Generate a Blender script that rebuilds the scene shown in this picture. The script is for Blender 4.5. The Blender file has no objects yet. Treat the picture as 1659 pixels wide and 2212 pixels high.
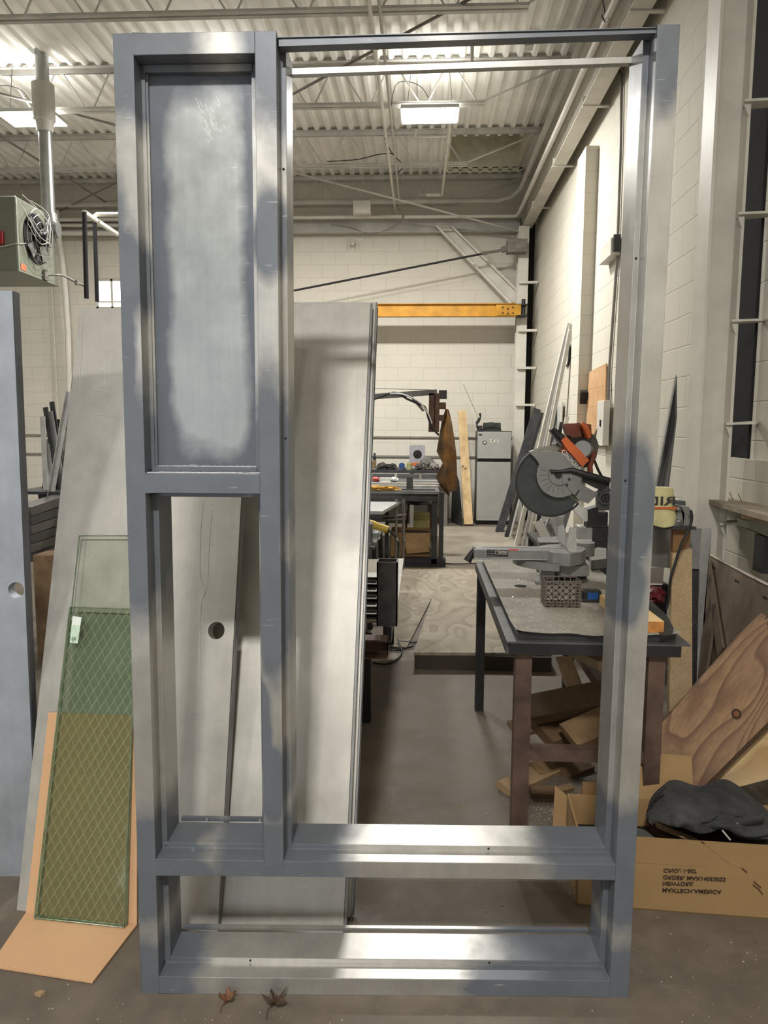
import bpy, bmesh, math, random
from mathutils import Vector, Matrix
R = math.radians
random.seed(7)
col = bpy.context.scene.collection
# ---------------------------------------------------------------- camera
H_EYE = 1.5; FPX = 1600.0; CX, CY = 829.5, 1106.0
pt, yw, rl = R(6.56), R(2.93), R(0.3)
FW = Vector((-math.sin(yw)*math.cos(pt), math.cos(yw)*math.cos(pt), -math.sin(pt)))
r0 = Vector((math.cos(yw), math.sin(yw), 0)); u0 = r0.cross(FW)
RT = (r0*math.cos(rl) + u0*math.sin(rl)).normalized(); UP = RT.cross(FW).normalized()
cam_d = bpy.data.cameras.new('camera'); cam = bpy.data.objects.new('camera', cam_d); col.objects.link(cam)
cam_d.sensor_fit = 'HORIZONTAL'; cam_d.sensor_width = 36; cam_d.lens = 36*FPX/1659
cam_d.clip_start = 0.05; cam_d.clip_end = 100
M = Matrix((RT, UP, -FW)).transposed().to_4x4(); M.translation = (0, 0, H_EYE); cam.matrix_world = M
bpy.context.scene.camera = cam
EYE = Vector((0, 0, H_EYE))
def ray(x, y): return FW + RT*((x-CX)/FPX) - UP*((y-CY)/FPX)
def py(x, y, Y): d = ray(x, y); return EYE + d*(Y/d.y)
def pz(x, y, Z=0.0): d = ray(x, y); return EYE + d*((Z-H_EYE)/d.z)
def px(x, y, X): d = ray(x, y); return EYE + d*(X/d.x)
# ---------------------------------------------------------------- world, exposure
sc = bpy.context.scene
sc.view_settings.view_transform = 'Standard'; sc.view_settings.look = 'None'
sc.view_settings.gamma = 1; sc.view_settings.use_curve_mapping = False
sc.view_settings.exposure = 0.0
w = bpy.data.worlds.new('daylight'); sc.world = w; w.use_nodes = True
w.node_tree.nodes['Background'].inputs[0].default_value = (0.85, 0.92, 1.0, 1)
w.node_tree.nodes['Background'].inputs[1].default_value = 1.2
def area(name, loc, sx, sy, power, color=(1, .975, .93), rot=(0, 0, 0)):
    l = bpy.data.lights.new(name, 'AREA'); l.shape = 'RECTANGLE'; l.size = sx; l.size_y = sy
    l.energy = power; l.color = color
    o = bpy.data.objects.new(name, l); o.location = loc; o.rotation_euler = rot; col.objects.link(o); return o
# fixtures overhead: the ones the photo shows plus the rows behind the camera
LIGHTS = [(0.04, 8.5, 4.86), (-4.35, 8.42, 4.86), (-2.2, 8.45, 4.86), (-4.35, 3.3, 4.86), (-0.35, -2.1, 4.86), (-4.35, -1.6, 4.86), (0.04, 11.3, 4.86)]
LP = {0: 210, 1: 130, 2: 150, 3: 0, 4: 330, 5: 70, 6: 0}
for i, (x, y, z) in enumerate(LIGHTS):
    if LP[i]:
        area('ceiling_lamp_light', (x, y, z-.012), .56, .34, LP[i])
        area('added_deck_uplight', (x, y, z+.06), .56, .34, 13, rot=(R(180), 0, 0))   # added up-facing light brightens the deck above each closed housing
# added cool fill light behind the camera, tilted up toward the ceiling
area('added_back_fill', (-3.2, -5.9, 1.9), 4.0, 3.2, 35, (.86, .93, 1), (R(105), 0, 0))
# ---------------------------------------------------------------- helpers
ORD = ['leftmost', 'second from the left', 'third from the left', 'fourth from the left', 'fifth from the left', 'rightmost']
TOPS = ['lowest', 'second from the bottom', 'third from the bottom', 'third from the top', 'second from the top', 'topmost']
def srgb(r, g, b):
    f = lambda c: (c/255)/12.92 if c/255 <= .04045 else ((c/255+.055)/1.055)**2.4
    return (f(r), f(g), f(b), 1)
class NT:
    def __init__(s, name):
        s.m = bpy.data.materials.new(name); s.m.use_nodes = True; s.t = s.m.node_tree
        s.b = s.t.nodes['Principled BSDF']; s.L = s.t.links
    def n(s, k, **kw):
        o = s.t.nodes.new(k)
        for a, v in kw.items(): setattr(o, a, v)
        return o
    def link(s, a, b): s.L.new(a, b)
    def coord(s, kind='Object'):
        if kind == 'World': return s.n('ShaderNodeNewGeometry').outputs['Position']
        return s.n('ShaderNodeTexCoord').outputs[kind]
    def mapping(s, scale, rot=(0, 0, 0), kind='Object'):
        m = s.n('ShaderNodeMapping'); m.inputs['Scale'].default_value = scale; m.inputs['Rotation'].default_value = rot
        s.link(s.coord(kind), m.inputs['Vector']); return m.outputs[0]
    def noise(s, vec, scale, detail=4, rough=.6, dist=0):
        o = s.n('ShaderNodeTexNoise'); o.inputs['Scale'].default_value = scale; o.inputs['Detail'].default_value = detail
        o.inputs['Roughness'].default_value = rough; o.inputs['Distortion'].default_value = dist
        s.link(vec, o.inputs['Vector']); return o.outputs['Fac']
    def ramp(s, fac, stops, interp='LINEAR'):
        o = s.n('ShaderNodeValToRGB'); e = o.color_ramp.elements; o.color_ramp.interpolation = interp
        while len(e) < len(stops): e.new(.5)
        for i, (p, c) in enumerate(stops):
            e[i].position = p; e[i].color = c if not isinstance(c, (int, float)) else (c, c, c, 1)
        s.link(fac, o.inputs[0]); return o.outputs[0]
    def mix(s, fac, a, b, blend='MIX'):
        o = s.n('ShaderNodeMix', data_type='RGBA', blend_type=blend)
        for v, i in ((fac, 0), (a, 6), (b, 7)):
            if hasattr(v, 'is_output'): s.link(v, o.inputs[i])
            else: o.inputs[i].default_value = v
        return o.outputs[2]
    def math(s, op, a, b=None, clamp=False):
        o = s.n('ShaderNodeMath', operation=op, use_clamp=clamp)
        for i, v in enumerate((a, b)):
            if v is None: continue
            if hasattr(v, 'is_output'): s.link(v, o.inputs[i])
            else: o.inputs[i].default_value = v
        return o.outputs[0]
    def bump(s, h, strength=.3, dist=.01):
        o = s.n('ShaderNodeBump'); o.inputs['Strength'].default_value = strength; o.inputs['Distance'].default_value = dist
        s.link(h, o.inputs['Height']); s.link(o.outputs[0], s.b.inputs['Normal'])
    def set(s, **kw):
        for k, v in kw.items():
            i = s.b.inputs[k.replace('_', ' ')]
            if hasattr(v, 'is_output'): s.link(v, i)
            else: i.default_value = v
        return s.m
def simple(name, c, rough=.6, metal=0., var=.12, scale=8, bump=0., kind='Object'):
    t = NT(name); v = t.coord(kind); n = t.noise(v, scale, 5)
    c2 = tuple(min(1, x*(1-var*1.6)) for x in c[:3])+(1,); c3 = tuple(min(1, x*(1+var)) for x in c[:3])+(1,)
    t.set(Base_Color=t.ramp(n, [(.3, c2), (.7, c3)]), Roughness=rough, Metallic=metal)
    if bump: t.bump(t.noise(v, scale*6, 4), bump, .004)
    return t.m
def finish(o, mats):
    for m in (mats if isinstance(mats, (list, tuple)) else [mats]): o.data.materials.append(m)
def mesh_obj(name, bm, m, parent=None, smooth=False, keep=False):
    """link a bmesh (world coordinates) as one object; its origin goes to the base unless it has a parent"""
    bmesh.ops.recalc_face_normals(bm, faces=bm.faces)
    me = bpy.data.meshes.new(name)
    if parent is not None: off = parent['_org'] if '_org' in parent else (0, 0, 0)
    elif keep: off = (0, 0, 0)
    else:
        xs = [v.co for v in bm.verts]
        off = ((min(c.x for c in xs)+max(c.x for c in xs))/2, (min(c.y for c in xs)+max(c.y for c in xs))/2, min(c.z for c in xs))
    off = Vector(off)
    for v in bm.verts: v.co -= off
    bm.to_mesh(me); bm.free()
    o = bpy.data.objects.new(name, me); col.objects.link(o); finish(o, m)
    ORG[o.name] = off
    if parent is None: o.location = off
    else: o.parent = parent
    if smooth:
        for p in me.polygons: p.use_smooth = True
        try: me.set_sharp_from_angle(angle=R(35))
        except Exception: pass
    return o
ORG = {}
class Bag(dict): pass
def obj(name, bm, m, parent=None, smooth=False, keep=False):
    if parent is not None:
        class P: pass
        off = ORG[parent.name]
        bmesh.ops.recalc_face_normals(bm, faces=bm.faces)
        for v in bm.verts: v.co -= off
        me = bpy.data.meshes.new(name); bm.to_mesh(me); bm.free()
        o = bpy.data.objects.new(name, me); col.objects.link(o); finish(o, m); o.parent = parent; ORG[o.name] = off
        if smooth:
            for p in me.polygons: p.use_smooth = True
            me.set_sharp_from_angle(angle=R(35))
        return o
    return mesh_obj(name, bm, m, None, smooth, keep)
def tag(o, label=None, cat=None, group=None, kind=None):
    if label: o['label'] = label
    if cat: o['category'] = cat
    if group: o['group'] = group
    if kind: o['kind'] = kind
    return o
def thing(name, label, cat, loc, group=None):
    o = bpy.data.objects.new(name, None); col.objects.link(o); o.location = loc; o.empty_display_size = .1
    ORG[o.name] = Vector(loc); return tag(o, label, cat, group)
def struct(name, bm, m): return tag(obj(name, bm, m, keep=True), kind='structure')
def dup(root, delta, label=None):
    r = root.copy(); col.objects.link(r); r.location = root.location + Vector(delta); ORG[r.name] = ORG[root.name]+Vector(delta)
    if label: r['label'] = label
    for ch in list(root.children):
        c = ch.copy(); col.objects.link(c); c.parent = r
        for g in ch.children:
            d = g.copy(); col.objects.link(d); d.parent = c
    return r
NB = bmesh.new
def box(bm, a, b):
    """axis aligned box from corner a to corner b"""
    x0, y0, z0 = a; x1, y1, z1 = b
    vs = [bm.verts.new(p) for p in ((x0,y0,z0),(x1,y0,z0),(x1,y1,z0),(x0,y1,z0),(x0,y0,z1),(x1,y0,z1),(x1,y1,z1),(x0,y1,z1))]
    for f in ((0,1,2,3),(4,5,6,7),(0,1,5,4),(1,2,6,5),(2,3,7,6),(3,0,4,7)): bm.faces.new([vs[i] for i in f])
    return bm
def hexa(bm, lo, hi):
    """solid between two quads/polygons with matching corners"""
    a = [bm.verts.new(p) for p in lo]; b = [bm.verts.new(p) for p in hi]; n = len(a)
    bm.faces.new(a); bm.faces.new(b)
    for i in range(n): bm.faces.new((a[i], a[(i+1) % n], b[(i+1) % n], b[i]))
    return bm
def prism(bm, pts, vec):
    """polygon pts (3D) pushed along vec"""
    vec = Vector(vec); return hexa(bm, [Vector(p) for p in pts], [Vector(p)+vec for p in pts])
def ngon_prism(bm, pts, vec):
    """possibly concave outline: triangulated caps"""
    vec = Vector(vec); a = [bm.verts.new(p) for p in pts]; b = [bm.verts.new(Vector(p)+vec) for p in pts]; n = len(a)
    fs = [bm.faces.new(a), bm.faces.new(b)]
    for i in range(n): bm.faces.new((a[i], a[(i+1) % n], b[(i+1) % n], b[i]))
    bmesh.ops.triangulate(bm, faces=fs); return bm
def beam(bm, a, b, wd, ht, up=(0, 0, 1), roll=0):
    """rectangular bar from a to b"""
    a = Vector(a); b = Vector(b); d = (b-a).normalized(); up = Vector(up)
    if abs(d.dot(up)) > .98: up = Vector((0, 1, 0))
    s = d.cross(up).normalized(); t = s.cross(d).normalized()
    if roll: q = Matrix.Rotation(roll, 3, d); s = q @ s; t = q @ t
    c = [s*wd/2+t*ht/2, -s*wd/2+t*ht/2, -s*wd/2-t*ht/2, s*wd/2-t*ht/2]
    return hexa(bm, [a+k for k in c], [b+k for k in c])
def angle(bm, a, b, wd, ht, th=.005, up=(0, 0, 1), flip=1):
    """L section"""
    a = Vector(a); b = Vector(b); d = (b-a).normalized(); up = Vector(up)
    if abs(d.dot(up)) > .98: up = Vector((0, 1, 0))
    s = d.cross(up).normalized()*flip; t = up - d*up.dot(d); t.normalize()
    o = [(0,0),(wd,0),(wd,th),(th,th),(th,ht),(0,ht)]
    ngon_prism(bm, [a+s*x+t*y for x, y in o], b-a); return bm
def channel(bm, a, b, wd, ht, th=.006, up=(0, 0, 1), flip=1):
    """C section: web height ht along up, flanges wd sideways"""
    a = Vector(a); b = Vector(b); d = (b-a).normalized(); up = Vector(up)
    if abs(d.dot(up)) > .98: up = Vector((0, 1, 0))
    s = d.cross(up).normalized()*flip; t = up - d*up.dot(d); t.normalize()
    o = [(0,0),(wd,0),(wd,th),(th,th),(th,ht-th),(wd,ht-th),(wd,ht),(0,ht)]
    ngon_prism(bm, [a+s*x+t*y for x, y in o], b-a); return bm
def ibeam(bm, a, b, wd, ht, th=.01, up=(0, 0, 1)):
    a = Vector(a); b = Vector(b); d = (b-a).normalized(); up = Vector(up)
    if abs(d.dot(up)) > .98: up = Vector((0, 1, 0))
    s = d.cross(up).normalized(); t = up - d*up.dot(d); t.normalize(); h = wd/2; k = th/2
    o = [(-h,0),(h,0),(h,th),(k,th),(k,ht-th),(h,ht-th),(h,ht),(-h,ht),(-h,ht-th),(-k,ht-th),(-k,th),(-h,th)]
    ngon_prism(bm, [a+s*x+t*y for x, y in o], b-a); return bm
def tube(bm, pts, r, n=10, caps=True, radii=None):
    """round tube along a polyline"""
    pts = [Vector(p) for p in pts]; rings = []; prev = None
    for i, p in enumerate(pts):
        if i == 0: d = pts[1]-p
        elif i == len(pts)-1: d = p-pts[i-1]
        else: d = (pts[i+1]-p).normalized()+(p-pts[i-1]).normalized()
        d.normalize()
        if prev is None:
            up = Vector((0, 0, 1)) if abs(d.z) < .9 else Vector((0, 1, 0)); s = d.cross(up).normalized()
        else: s = (prev - d*prev.dot(d)).normalized()
        prev = s; t = d.cross(s); rr = radii[i] if radii else r
        k = 1.0
        rings.append([bm.verts.new(p+(s*math.cos(2*math.pi*j/n)+t*math.sin(2*math.pi*j/n))*rr*k) for j in range(n)])
    for a, b in zip(rings, rings[1:]):
        for j in range(n): bm.faces.new((a[j], a[(j+1) % n], b[(j+1) % n], b[j]))
    if caps: bm.faces.new(rings[0]); bm.faces.new(rings[-1])
    return bm
def smooth_path(pts, n=6):
    pts = [Vector(p) for p in pts]; P = [pts[0]]+pts+[pts[-1]]; out = []
    for i in range(1, len(P)-2):
        for k in range(n):
            t = k/n; a, b, c, d = P[i-1], P[i], P[i+1], P[i+2]
            out.append(.5*((2*b)+(c-a)*t+(2*a-5*b+4*c-d)*t*t+(3*b-a-3*c+d)*t**3))
    out.append(pts[-1]); return out
def cyl(bm, c, r, h, axis=(0, 0, 1), n=24, r2=None):
    c = Vector(c); a = Vector(axis).normalized(); return tube(bm, [c, c+a*h], r, n, True, [r, r if r2 is None else r2])
def lathe(bm, c, prof, axis=(0, 0, 1), n=28):
    c = Vector(c); a = Vector(axis).normalized()
    return tube(bm, [c+a*z for r, z in prof], 1, n, True, [max(r, .0005) for r, z in prof])
def disc_ring(bm, c, r_out, r_in, h, axis, a0=0, a1=360, n=48, ref=None):
    """annular sector with thickness h along axis; angles counter clockwise about axis from ref"""
    c = Vector(c); ax = Vector(axis).normalized()
    ref = Vector(ref) if ref else (Vector((1, 0, 0)) - ax*ax.x).normalized(); t = ax.cross(ref)
    full = abs(a1-a0) >= 360; k = n if full else n+1; rows = []
    for i in range(k):
        q = R(a0+(a1-a0)*i/n); d = ref*math.cos(q)+t*math.sin(q)
        rows.append([bm.verts.new(c+d*r_in), bm.verts.new(c+d*r_out), bm.verts.new(c+d*r_out+ax*h), bm.verts.new(c+d*r_in+ax*h)])
    m = n
    for i in range(m):
        a, b = rows[i], rows[(i+1) % k]
        for j in range(4): bm.faces.new((a[j], a[(j+1) % 4], b[(j+1) % 4], b[j]))
    if not full: bm.faces.new(rows[0]); bm.faces.new(rows[-1])
    return bm
def slab(bm, c4, th, nrm=None):
    """thin board from four corners with thickness th away from the viewer"""
    p = [Vector(q) for q in c4]; n = (p[1]-p[0]).cross(p[3]-p[0]).normalized()
    if n.dot(p[0]-EYE) < 0: n = -n
    return prism(bm, p, n*th)
def bev(bm, w=.003, seg=2):
    bmesh.ops.remove_doubles(bm, verts=bm.verts, dist=1e-5)
    es = [e for e in bm.edges if len(e.link_faces) == 2 and e.calc_face_angle(0) > .5]
    bmesh.ops.bevel(bm, geom=es, offset=w, segments=seg, affect='EDGES', profile=.5); return bm
def text_bm(s, size, ext=.0008, bold=.0):
    cu = bpy.data.curves.new('lettering', 'FONT'); cu.body = s; cu.size = size; cu.extrude = ext; cu.resolution_u = 3; cu.offset = bold*size
    o = bpy.data.objects.new('lettering', cu); col.objects.link(o)
    dg = bpy.context.evaluated_depsgraph_get(); me = bpy.data.meshes.new_from_object(o.evaluated_get(dg))
    bm = bmesh.new(); bm.from_mesh(me); bpy.data.objects.remove(o); bpy.data.curves.remove(cu); bpy.data.meshes.remove(me); return bm
def lay_text(s, size, org, ex, ey, name, m, parent, fit=None, bold=.012):
    """lettering laid in the plane spanned by ex (reading direction) and ey (up of the letters)"""
    bm = text_bm(s, size, .0008, bold); ex = Vector(ex).normalized(); ey = Vector(ey).normalized(); ez = ex.cross(ey)
    if ez.dot(Vector(org)-EYE) > 0: ez = -ez
    k = 1
    if fit:
        wd = max(v.co.x for v in bm.verts)-min(v.co.x for v in bm.verts); k = fit/wd
    for v in bm.verts: v.co = Vector(org)+ex*v.co.x*k+ey*v.co.y+ez*(v.co.z+.001)
    return obj(name, bm, m, parent)
# ---------------------------------------------------------------- materials of the room
def block_paint(name, c, axis):
    """painted concrete block wall: mortar grooves, roller texture"""
    t = NT(name); pos = t.coord('World'); sep = t.n('ShaderNodeSeparateXYZ'); t.link(pos, sep.inputs[0])
    cmb = t.n('ShaderNodeCombineXYZ'); t.link(sep.outputs[axis], cmb.inputs[0]); t.link(sep.outputs[2], cmb.inputs[1])
    br = t.n('ShaderNodeTexBrick'); t.link(cmb.outputs[0], br.inputs['Vector'])
    br.inputs['Scale'].default_value = 1; br.inputs['Brick Width'].default_value = .41; br.inputs['Row Height'].default_value = .205
    br.inputs['Mortar Size'].default_value = .006; br.inputs['Mortar Smooth'].default_value = .6
    fine = t.noise(pos, 45, 6, .75); big = t.noise(pos, .9, 4); sp = t.noise(pos, 14, 4)
    base = t.ramp(big, [(.3, tuple(x*.9 for x in c[:3])+(1,)), (.7, c)])
    base = t.mix(t.ramp(sp, [(.62, 0), (.75, .25)]), base, tuple(x*.8 for x in c[:3])+(1,))
    base = t.mix(t.math('MULTIPLY', br.outputs['Fac'], .10), base, tuple(x*.5 for x in c[:3])+(1,))
    t.set(Base_Color=base, Roughness=.75)
    h = t.math('SUBTRACT', t.math('MULTIPLY', fine, .35), br.outputs['Fac']); t.bump(h, .6, .006); return t.m
M_wallR = block_paint('wall_paint_block', srgb(202, 197, 183), 1)
M_wallF = block_paint('far_wall_paint_block', srgb(214, 209, 196), 0)
M_white = simple('painted_steel_white', srgb(205, 201, 190), .5, 0, .1, 3, .05)
M_whited = simple('dusty_white_paint', srgb(186, 183, 175), .6, 0, .12, 3, .05)
M_joist = simple('joist_paint', srgb(196, 193, 186), .6, 0, .15, 4)
M_deck = simple('roof_deck_paint', srgb(240, 238, 231), .65, 0, .1, 1.5)
M_pipew = simple('pipe_white', srgb(214, 210, 200), .45, 0, .08, 3)
M_black = simple('black_steel', srgb(38, 37, 38), .5, .2, .3, 6)
M_dark = simple('dark_gap', srgb(24, 23, 22), .9)
def concrete():
    t = NT('stained_concrete'); p = t.coord('World')
    a = t.noise(p, .8, 6, .65, .3); b = t.noise(p, 6, 6, .7); f = t.noise(p, 60, 4)
    c = t.ramp(a, [(.28, srgb(82, 73, 62)), (.5, srgb(110, 100, 87)), (.75, srgb(130, 121, 108))])
    c = t.mix(t.ramp(b, [(.35, .55), (.6, 0)]), c, srgb(76, 69, 62))
    v = t.n('ShaderNodeTexVoronoi', feature='DISTANCE_TO_EDGE'); v.inputs['Scale'].default_value = .9
    mp = t.n('ShaderNodeMapping'); t.link(t.coord('World'), mp.inputs[0])
    dn = t.n('ShaderNodeTexNoise'); dn.inputs['Scale'].default_value = 3; dn.inputs['Detail'].default_value = 6; t.link(mp.outputs[0], dn.inputs['Vector'])
    mx = t.mix(.35, mp.outputs[0], dn.outputs['Color']); t.link(mx, v.inputs['Vector'])
    crack = t.ramp(v.outputs['Distance'], [(0, 1), (.006, 0)]); crm = t.math('MULTIPLY', crack, t.ramp(t.noise(p, .7, 2), [(.55, 0), (.62, .75)]))
    c = t.mix(crm, c, srgb(40, 36, 32))
    vs = t.n('ShaderNodeTexVoronoi'); vs.inputs['Scale'].default_value = 26; t.link(p, vs.inputs['Vector'])
    spk = t.math('MULTIPLY', t.ramp(vs.outputs['Distance'], [(.05, 1), (.075, 0)]), t.ramp(t.noise(p, 2.3, 3), [(.48, 0), (.6, 1)]))
    c = t.mix(spk, c, srgb(190, 183, 170))
    t.set(Base_Color=c, Roughness=t.ramp(b, [(.3, .55), (.7, .8)])); t.bump(t.math('ADD', f, b), .12, .004); return t.m
M_floor = concrete()
def grain(name, c1, c2, c3, stretch=(1, 1, 1), rot=(0, 0, 0), rings=9, sc=1.4, rough=.75, dirt=.5):
    """cathedral plywood grain: contour lines of a stretched noise"""
    t = NT(name); mp = t.n('ShaderNodeMapping'); mp.inputs['Rotation'].default_value = rot; t.link(t.coord('Object'), mp.inputs[0])
    m2 = t.n('ShaderNodeMapping'); m2.inputs['Scale'].default_value = stretch; t.link(mp.outputs[0], m2.inputs[0])
    n = t.noise(m2.outputs[0], sc, 2, .45, .35); f = t.math('FRACT', t.math('MULTIPLY', n, rings))
    line = t.ramp(f, [(0, .0), (.55, .35), (.9, 1), (1, 0)])
    m3 = t.n('ShaderNodeMapping'); m3.inputs['Scale'].default_value = tuple(9*x for x in stretch); t.link(mp.outputs[0], m3.inputs[0]); fib = t.noise(m3.outputs[0], 6, 3)
    c = t.mix(line, c1, c2); c = t.mix(t.ramp(fib, [(.4, .35), (.6, 0)]), c, c2)
    c = t.mix(t.ramp(t.noise(t.coord('Object'), 2.5, 5), [(.35, dirt), (.62, 0)]), c, c3)
    t.set(Base_Color=c, Roughness=rough); return t.m
# ---------------------------------------------------------------- shell
XW, YF, XL, YB, ZD = 1.76, 12.3, -9.0, -6.2, 5.40
struct('floor', box(NB(), (XL, YB, -.1), (XW+.2, YF+.2, 0)), M_floor)
struct('wall_right', box(NB(), (XW, YB, -.1), (XW+.2, YF+.2, 6.4)), M_wallR)
# far wall with the high window opening
wx0, wx1, wz0, wz1 = -5.42, -4.35, 3.42, 3.90
bm = NB()
for a, b in (((XL, -.1), (wx0, 6.4)), ((wx1, -.1), (XW, 6.4)), ((wx0, -.1), (wx1, wz0)), ((wx0, wz1), (wx1, 6.4))):
    box(bm, (a[0], YF, a[1]), (b[0], YF+.2, b[1]))
struct('wall_far', bm, M_wallF)
struct('wall_left', box(NB(), (XL-.2, YB, -.1), (XL, YF+.2, 6.4)), M_wallF)
bm = NB()   # wall behind the camera with an assumed loading door opening
for a, b in (((XL, -.1), (-5.2, 6.4)), ((-1.2, -.1), (XW+.2, 6.4)), ((-5.2, 3.6), (-1.2, 6.4))):
    box(bm, (a[0], YB-.2, a[1]), (b[0], YB, b[1]))
struct('wall_back', bm, M_wallF)
# window: frame, muntins, glass
M_glass = NT('frosted_window_glass'); M_glass.set(Base_Color=(.9, .95, 1, 1), Roughness=.4, Transmission_Weight=.0, Emission_Color=(.86, .93, 1, 1), Emission_Strength=3.2); M_glass = M_glass.m
win = bpy.data.objects.new('window_1', None); col.objects.link(win); win.location = (wx0, YF, wz0); ORG[win.name] = Vector((wx0, YF, wz0)); tag(win, kind='structure')
bm = NB(); t_ = .035
box(bm, (wx0, YF+.02, wz0), (wx1, YF+.08, wz0+t_)); box(bm, (wx0, YF+.02, wz1-t_), (wx1, YF+.08, wz1))
for x in (wx0, wx0+.25, wx0+.62, wx1-t_): box(bm, (x, YF+.02, wz0), (x+t_, YF+.08, wz1))
box(bm, (wx0, YF+.03, wz0+.1), (wx1, YF+.07, wz0+.125))
obj('window_frame', bm, M_white, win)
obj('pane', box(NB(), (wx0, YF+.05, wz0), (wx1, YF+.056, wz1)), M_glass, win)
# lower thicker foundation walls (ledge at about 1.33 m)
struct('trim_1', box(NB(), (XW-.05, YB, 0), (XW, 4.30, 1.34)), M_wallR)
struct('trim_2', box(NB(), (XW-.03, 5.0, 0), (XW, YF, 1.0)), M_wallR)
bm = NB(); box(bm, (XL, YF-.035, 0), (XW, YF, 1.32)); struct('trim_3', bm, M_wallF)
bm = NB(); box(bm, (XL, YF-.06, 1.0), (XW, YF-.035, 1.03)); box(bm, (XL, YF-.065, 1.32), (XW, YF-.0, 1.345)); struct('trim_4', bm, simple('ledge_grey', srgb(128, 124, 118), .8))
# block pilaster on the right wall
struct('trim_5', box(NB(), (XW-.13, 8.0, 0), (XW, 8.42, 4.35)), M_wallR)
# corrugated roof deck, ribs running away from the camera, with a roof hatch hole
def deck_strip(bm, x0, x1, y0, y1):
    """trapezoid flutes 0.152 m apart"""
    k0 = math.ceil(x0/.152); pr = [(x0, ZD+.038)]
    x = k0*.152
    while x+.152 <= x1+1e-6:
        pr += [(x+.035, ZD+.038), (x+.055, ZD), (x+.097, ZD), (x+.117, ZD+.038)]; x += .152
    pr.append((x1, ZD+.038))
    lo = [bm.verts.new((a, y0, z)) for a, z in pr]; hi = [bm.verts.new((a, y1, z)) for a, z in pr]
    lo2 = [bm.verts.new((a, y0, z+.012)) for a, z in pr]; hi2 = [bm.verts.new((a, y1, z+.012)) for a, z in pr]
    for i in range(len(pr)-1):
        bm.faces.new((lo[i], lo[i+1], hi[i+1], hi[i])); bm.faces.new((lo2[i], lo2[i+1], hi2[i+1], hi2[i])); bm.faces.new((lo[i], lo[i+1], lo2[i+1], lo2[i])); bm.faces.new((hi[i], hi[i+1], hi2[i+1], hi2[i]))
hx0, hx1, hy0, hy1 = .35, 1.40, 10.55, 11.9
bm = NB(); deck_strip(bm, XL, XW, YB, hy0); deck_strip(bm, XL, hx0, hy0, hy1); deck_strip(bm, hx1, XW, hy0, hy1); deck_strip(bm, XL, XW, hy1, YF)
struct('ceiling', bm, M_deck)
bm = NB()
box(bm, (hx0-.03, hy0-.03, ZD+.02), (hx1+.03, hy0, 6.1)); box(bm, (hx0-.03, hy1, ZD-.02), (hx1+.03, hy1+.03, 6.1))
box(bm, (hx0-.03, hy0, ZD+.02), (hx0, hy1, 6.1)); box(bm, (hx1, hy0, ZD+.02), (hx1+.03, hy1, 6.1)); box(bm, (hx0-.03, hy0-.03, 6.1), (hx1+.03, hy1+.03, 6.13))
struct('trim_6', bm, simple('hatch_lining', srgb(222, 218, 198), .8))
# outer roof above the deck so no sky leaks in
struct('trim_7', box(NB(), (XL-.2, YB-.2, 6.35), (XW+.2, YF+.2, 6.45)), M_whited)
# ---------------------------------------------------------------- bar joists
JY = [4.79, 6.63, 8.47, 10.33, 12.1]; ZB, ZT = 4.95, 5.40
XE = {4.79: 1.42, 6.63: 1.42, 8.47: 1.42, 10.33: 1.42, 12.1: 1.42}
def joist(Y, xb, label):
    t = thing('roof_joist', label, 'roof joist', (-3.8, Y, ZB), 'open web joists under the roof deck')
    g = .012
    bm = NB()
    for s in (1, -1):
        o = [(0,0),(.045,0),(.045,.005),(.005,.005),(.005,.045),(0,.045)]
        ngon_prism(bm, [(XL, Y+s*(g+a), ZB+b) for a, b in o], (xb-XL, 0, 0))
    obj('bottom_chord', bm, M_joist, t)
    bm = NB()
    for s in (1, -1):
        o = [(0,0),(.055,0),(.055,-.005),(.005,-.005),(.005,-.055),(0,-.055)]
        ngon_prism(bm, [(XL, Y+s*(g+a), ZT+b-.001) for a, b in o], (1.52-XL, 0, 0))
    obj('top_chord', bm, M_joist, t)
    bm = NB(); P = .615; x = xb-.06; path = []; up = False
    while x > XL+.1:
        a = Vector((x, Y, ZB+.01)); b = Vector((x-P*.5+.03, Y, ZT-.02)); c = Vector((x-P+.06, Y, ZT-.02))
        tube(bm, [a, b], .009, 6); tube(bm, [b-Vector((.06, 0, 0)), Vector((x-P+.06, Y, ZB+.01))], .009, 6); x -= P
    tube(bm, [(xb-.03, Y, ZB+.03), (1.50, Y, ZT-.05)], .011, 6)
    obj('web_rods', bm, M_joist, t); return t
xe = {0: .95, 1: .84, 2: .62, 3: .55, 4: .55}
jl = ['bar joist nearest the camera, mostly above the frame', 'topmost visible grey bar joist, crossing just above the steel frame top', 'second bar joist, running right behind the two glowing ceiling fixtures', 'third grey bar joist from the camera, in front of the roof hatch', 'farthest bar joist, close to the far block wall']
for i, Y in enumerate(JY):
    if i == 0: continue
    joist(Y, xe[i], jl[i])
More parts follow.
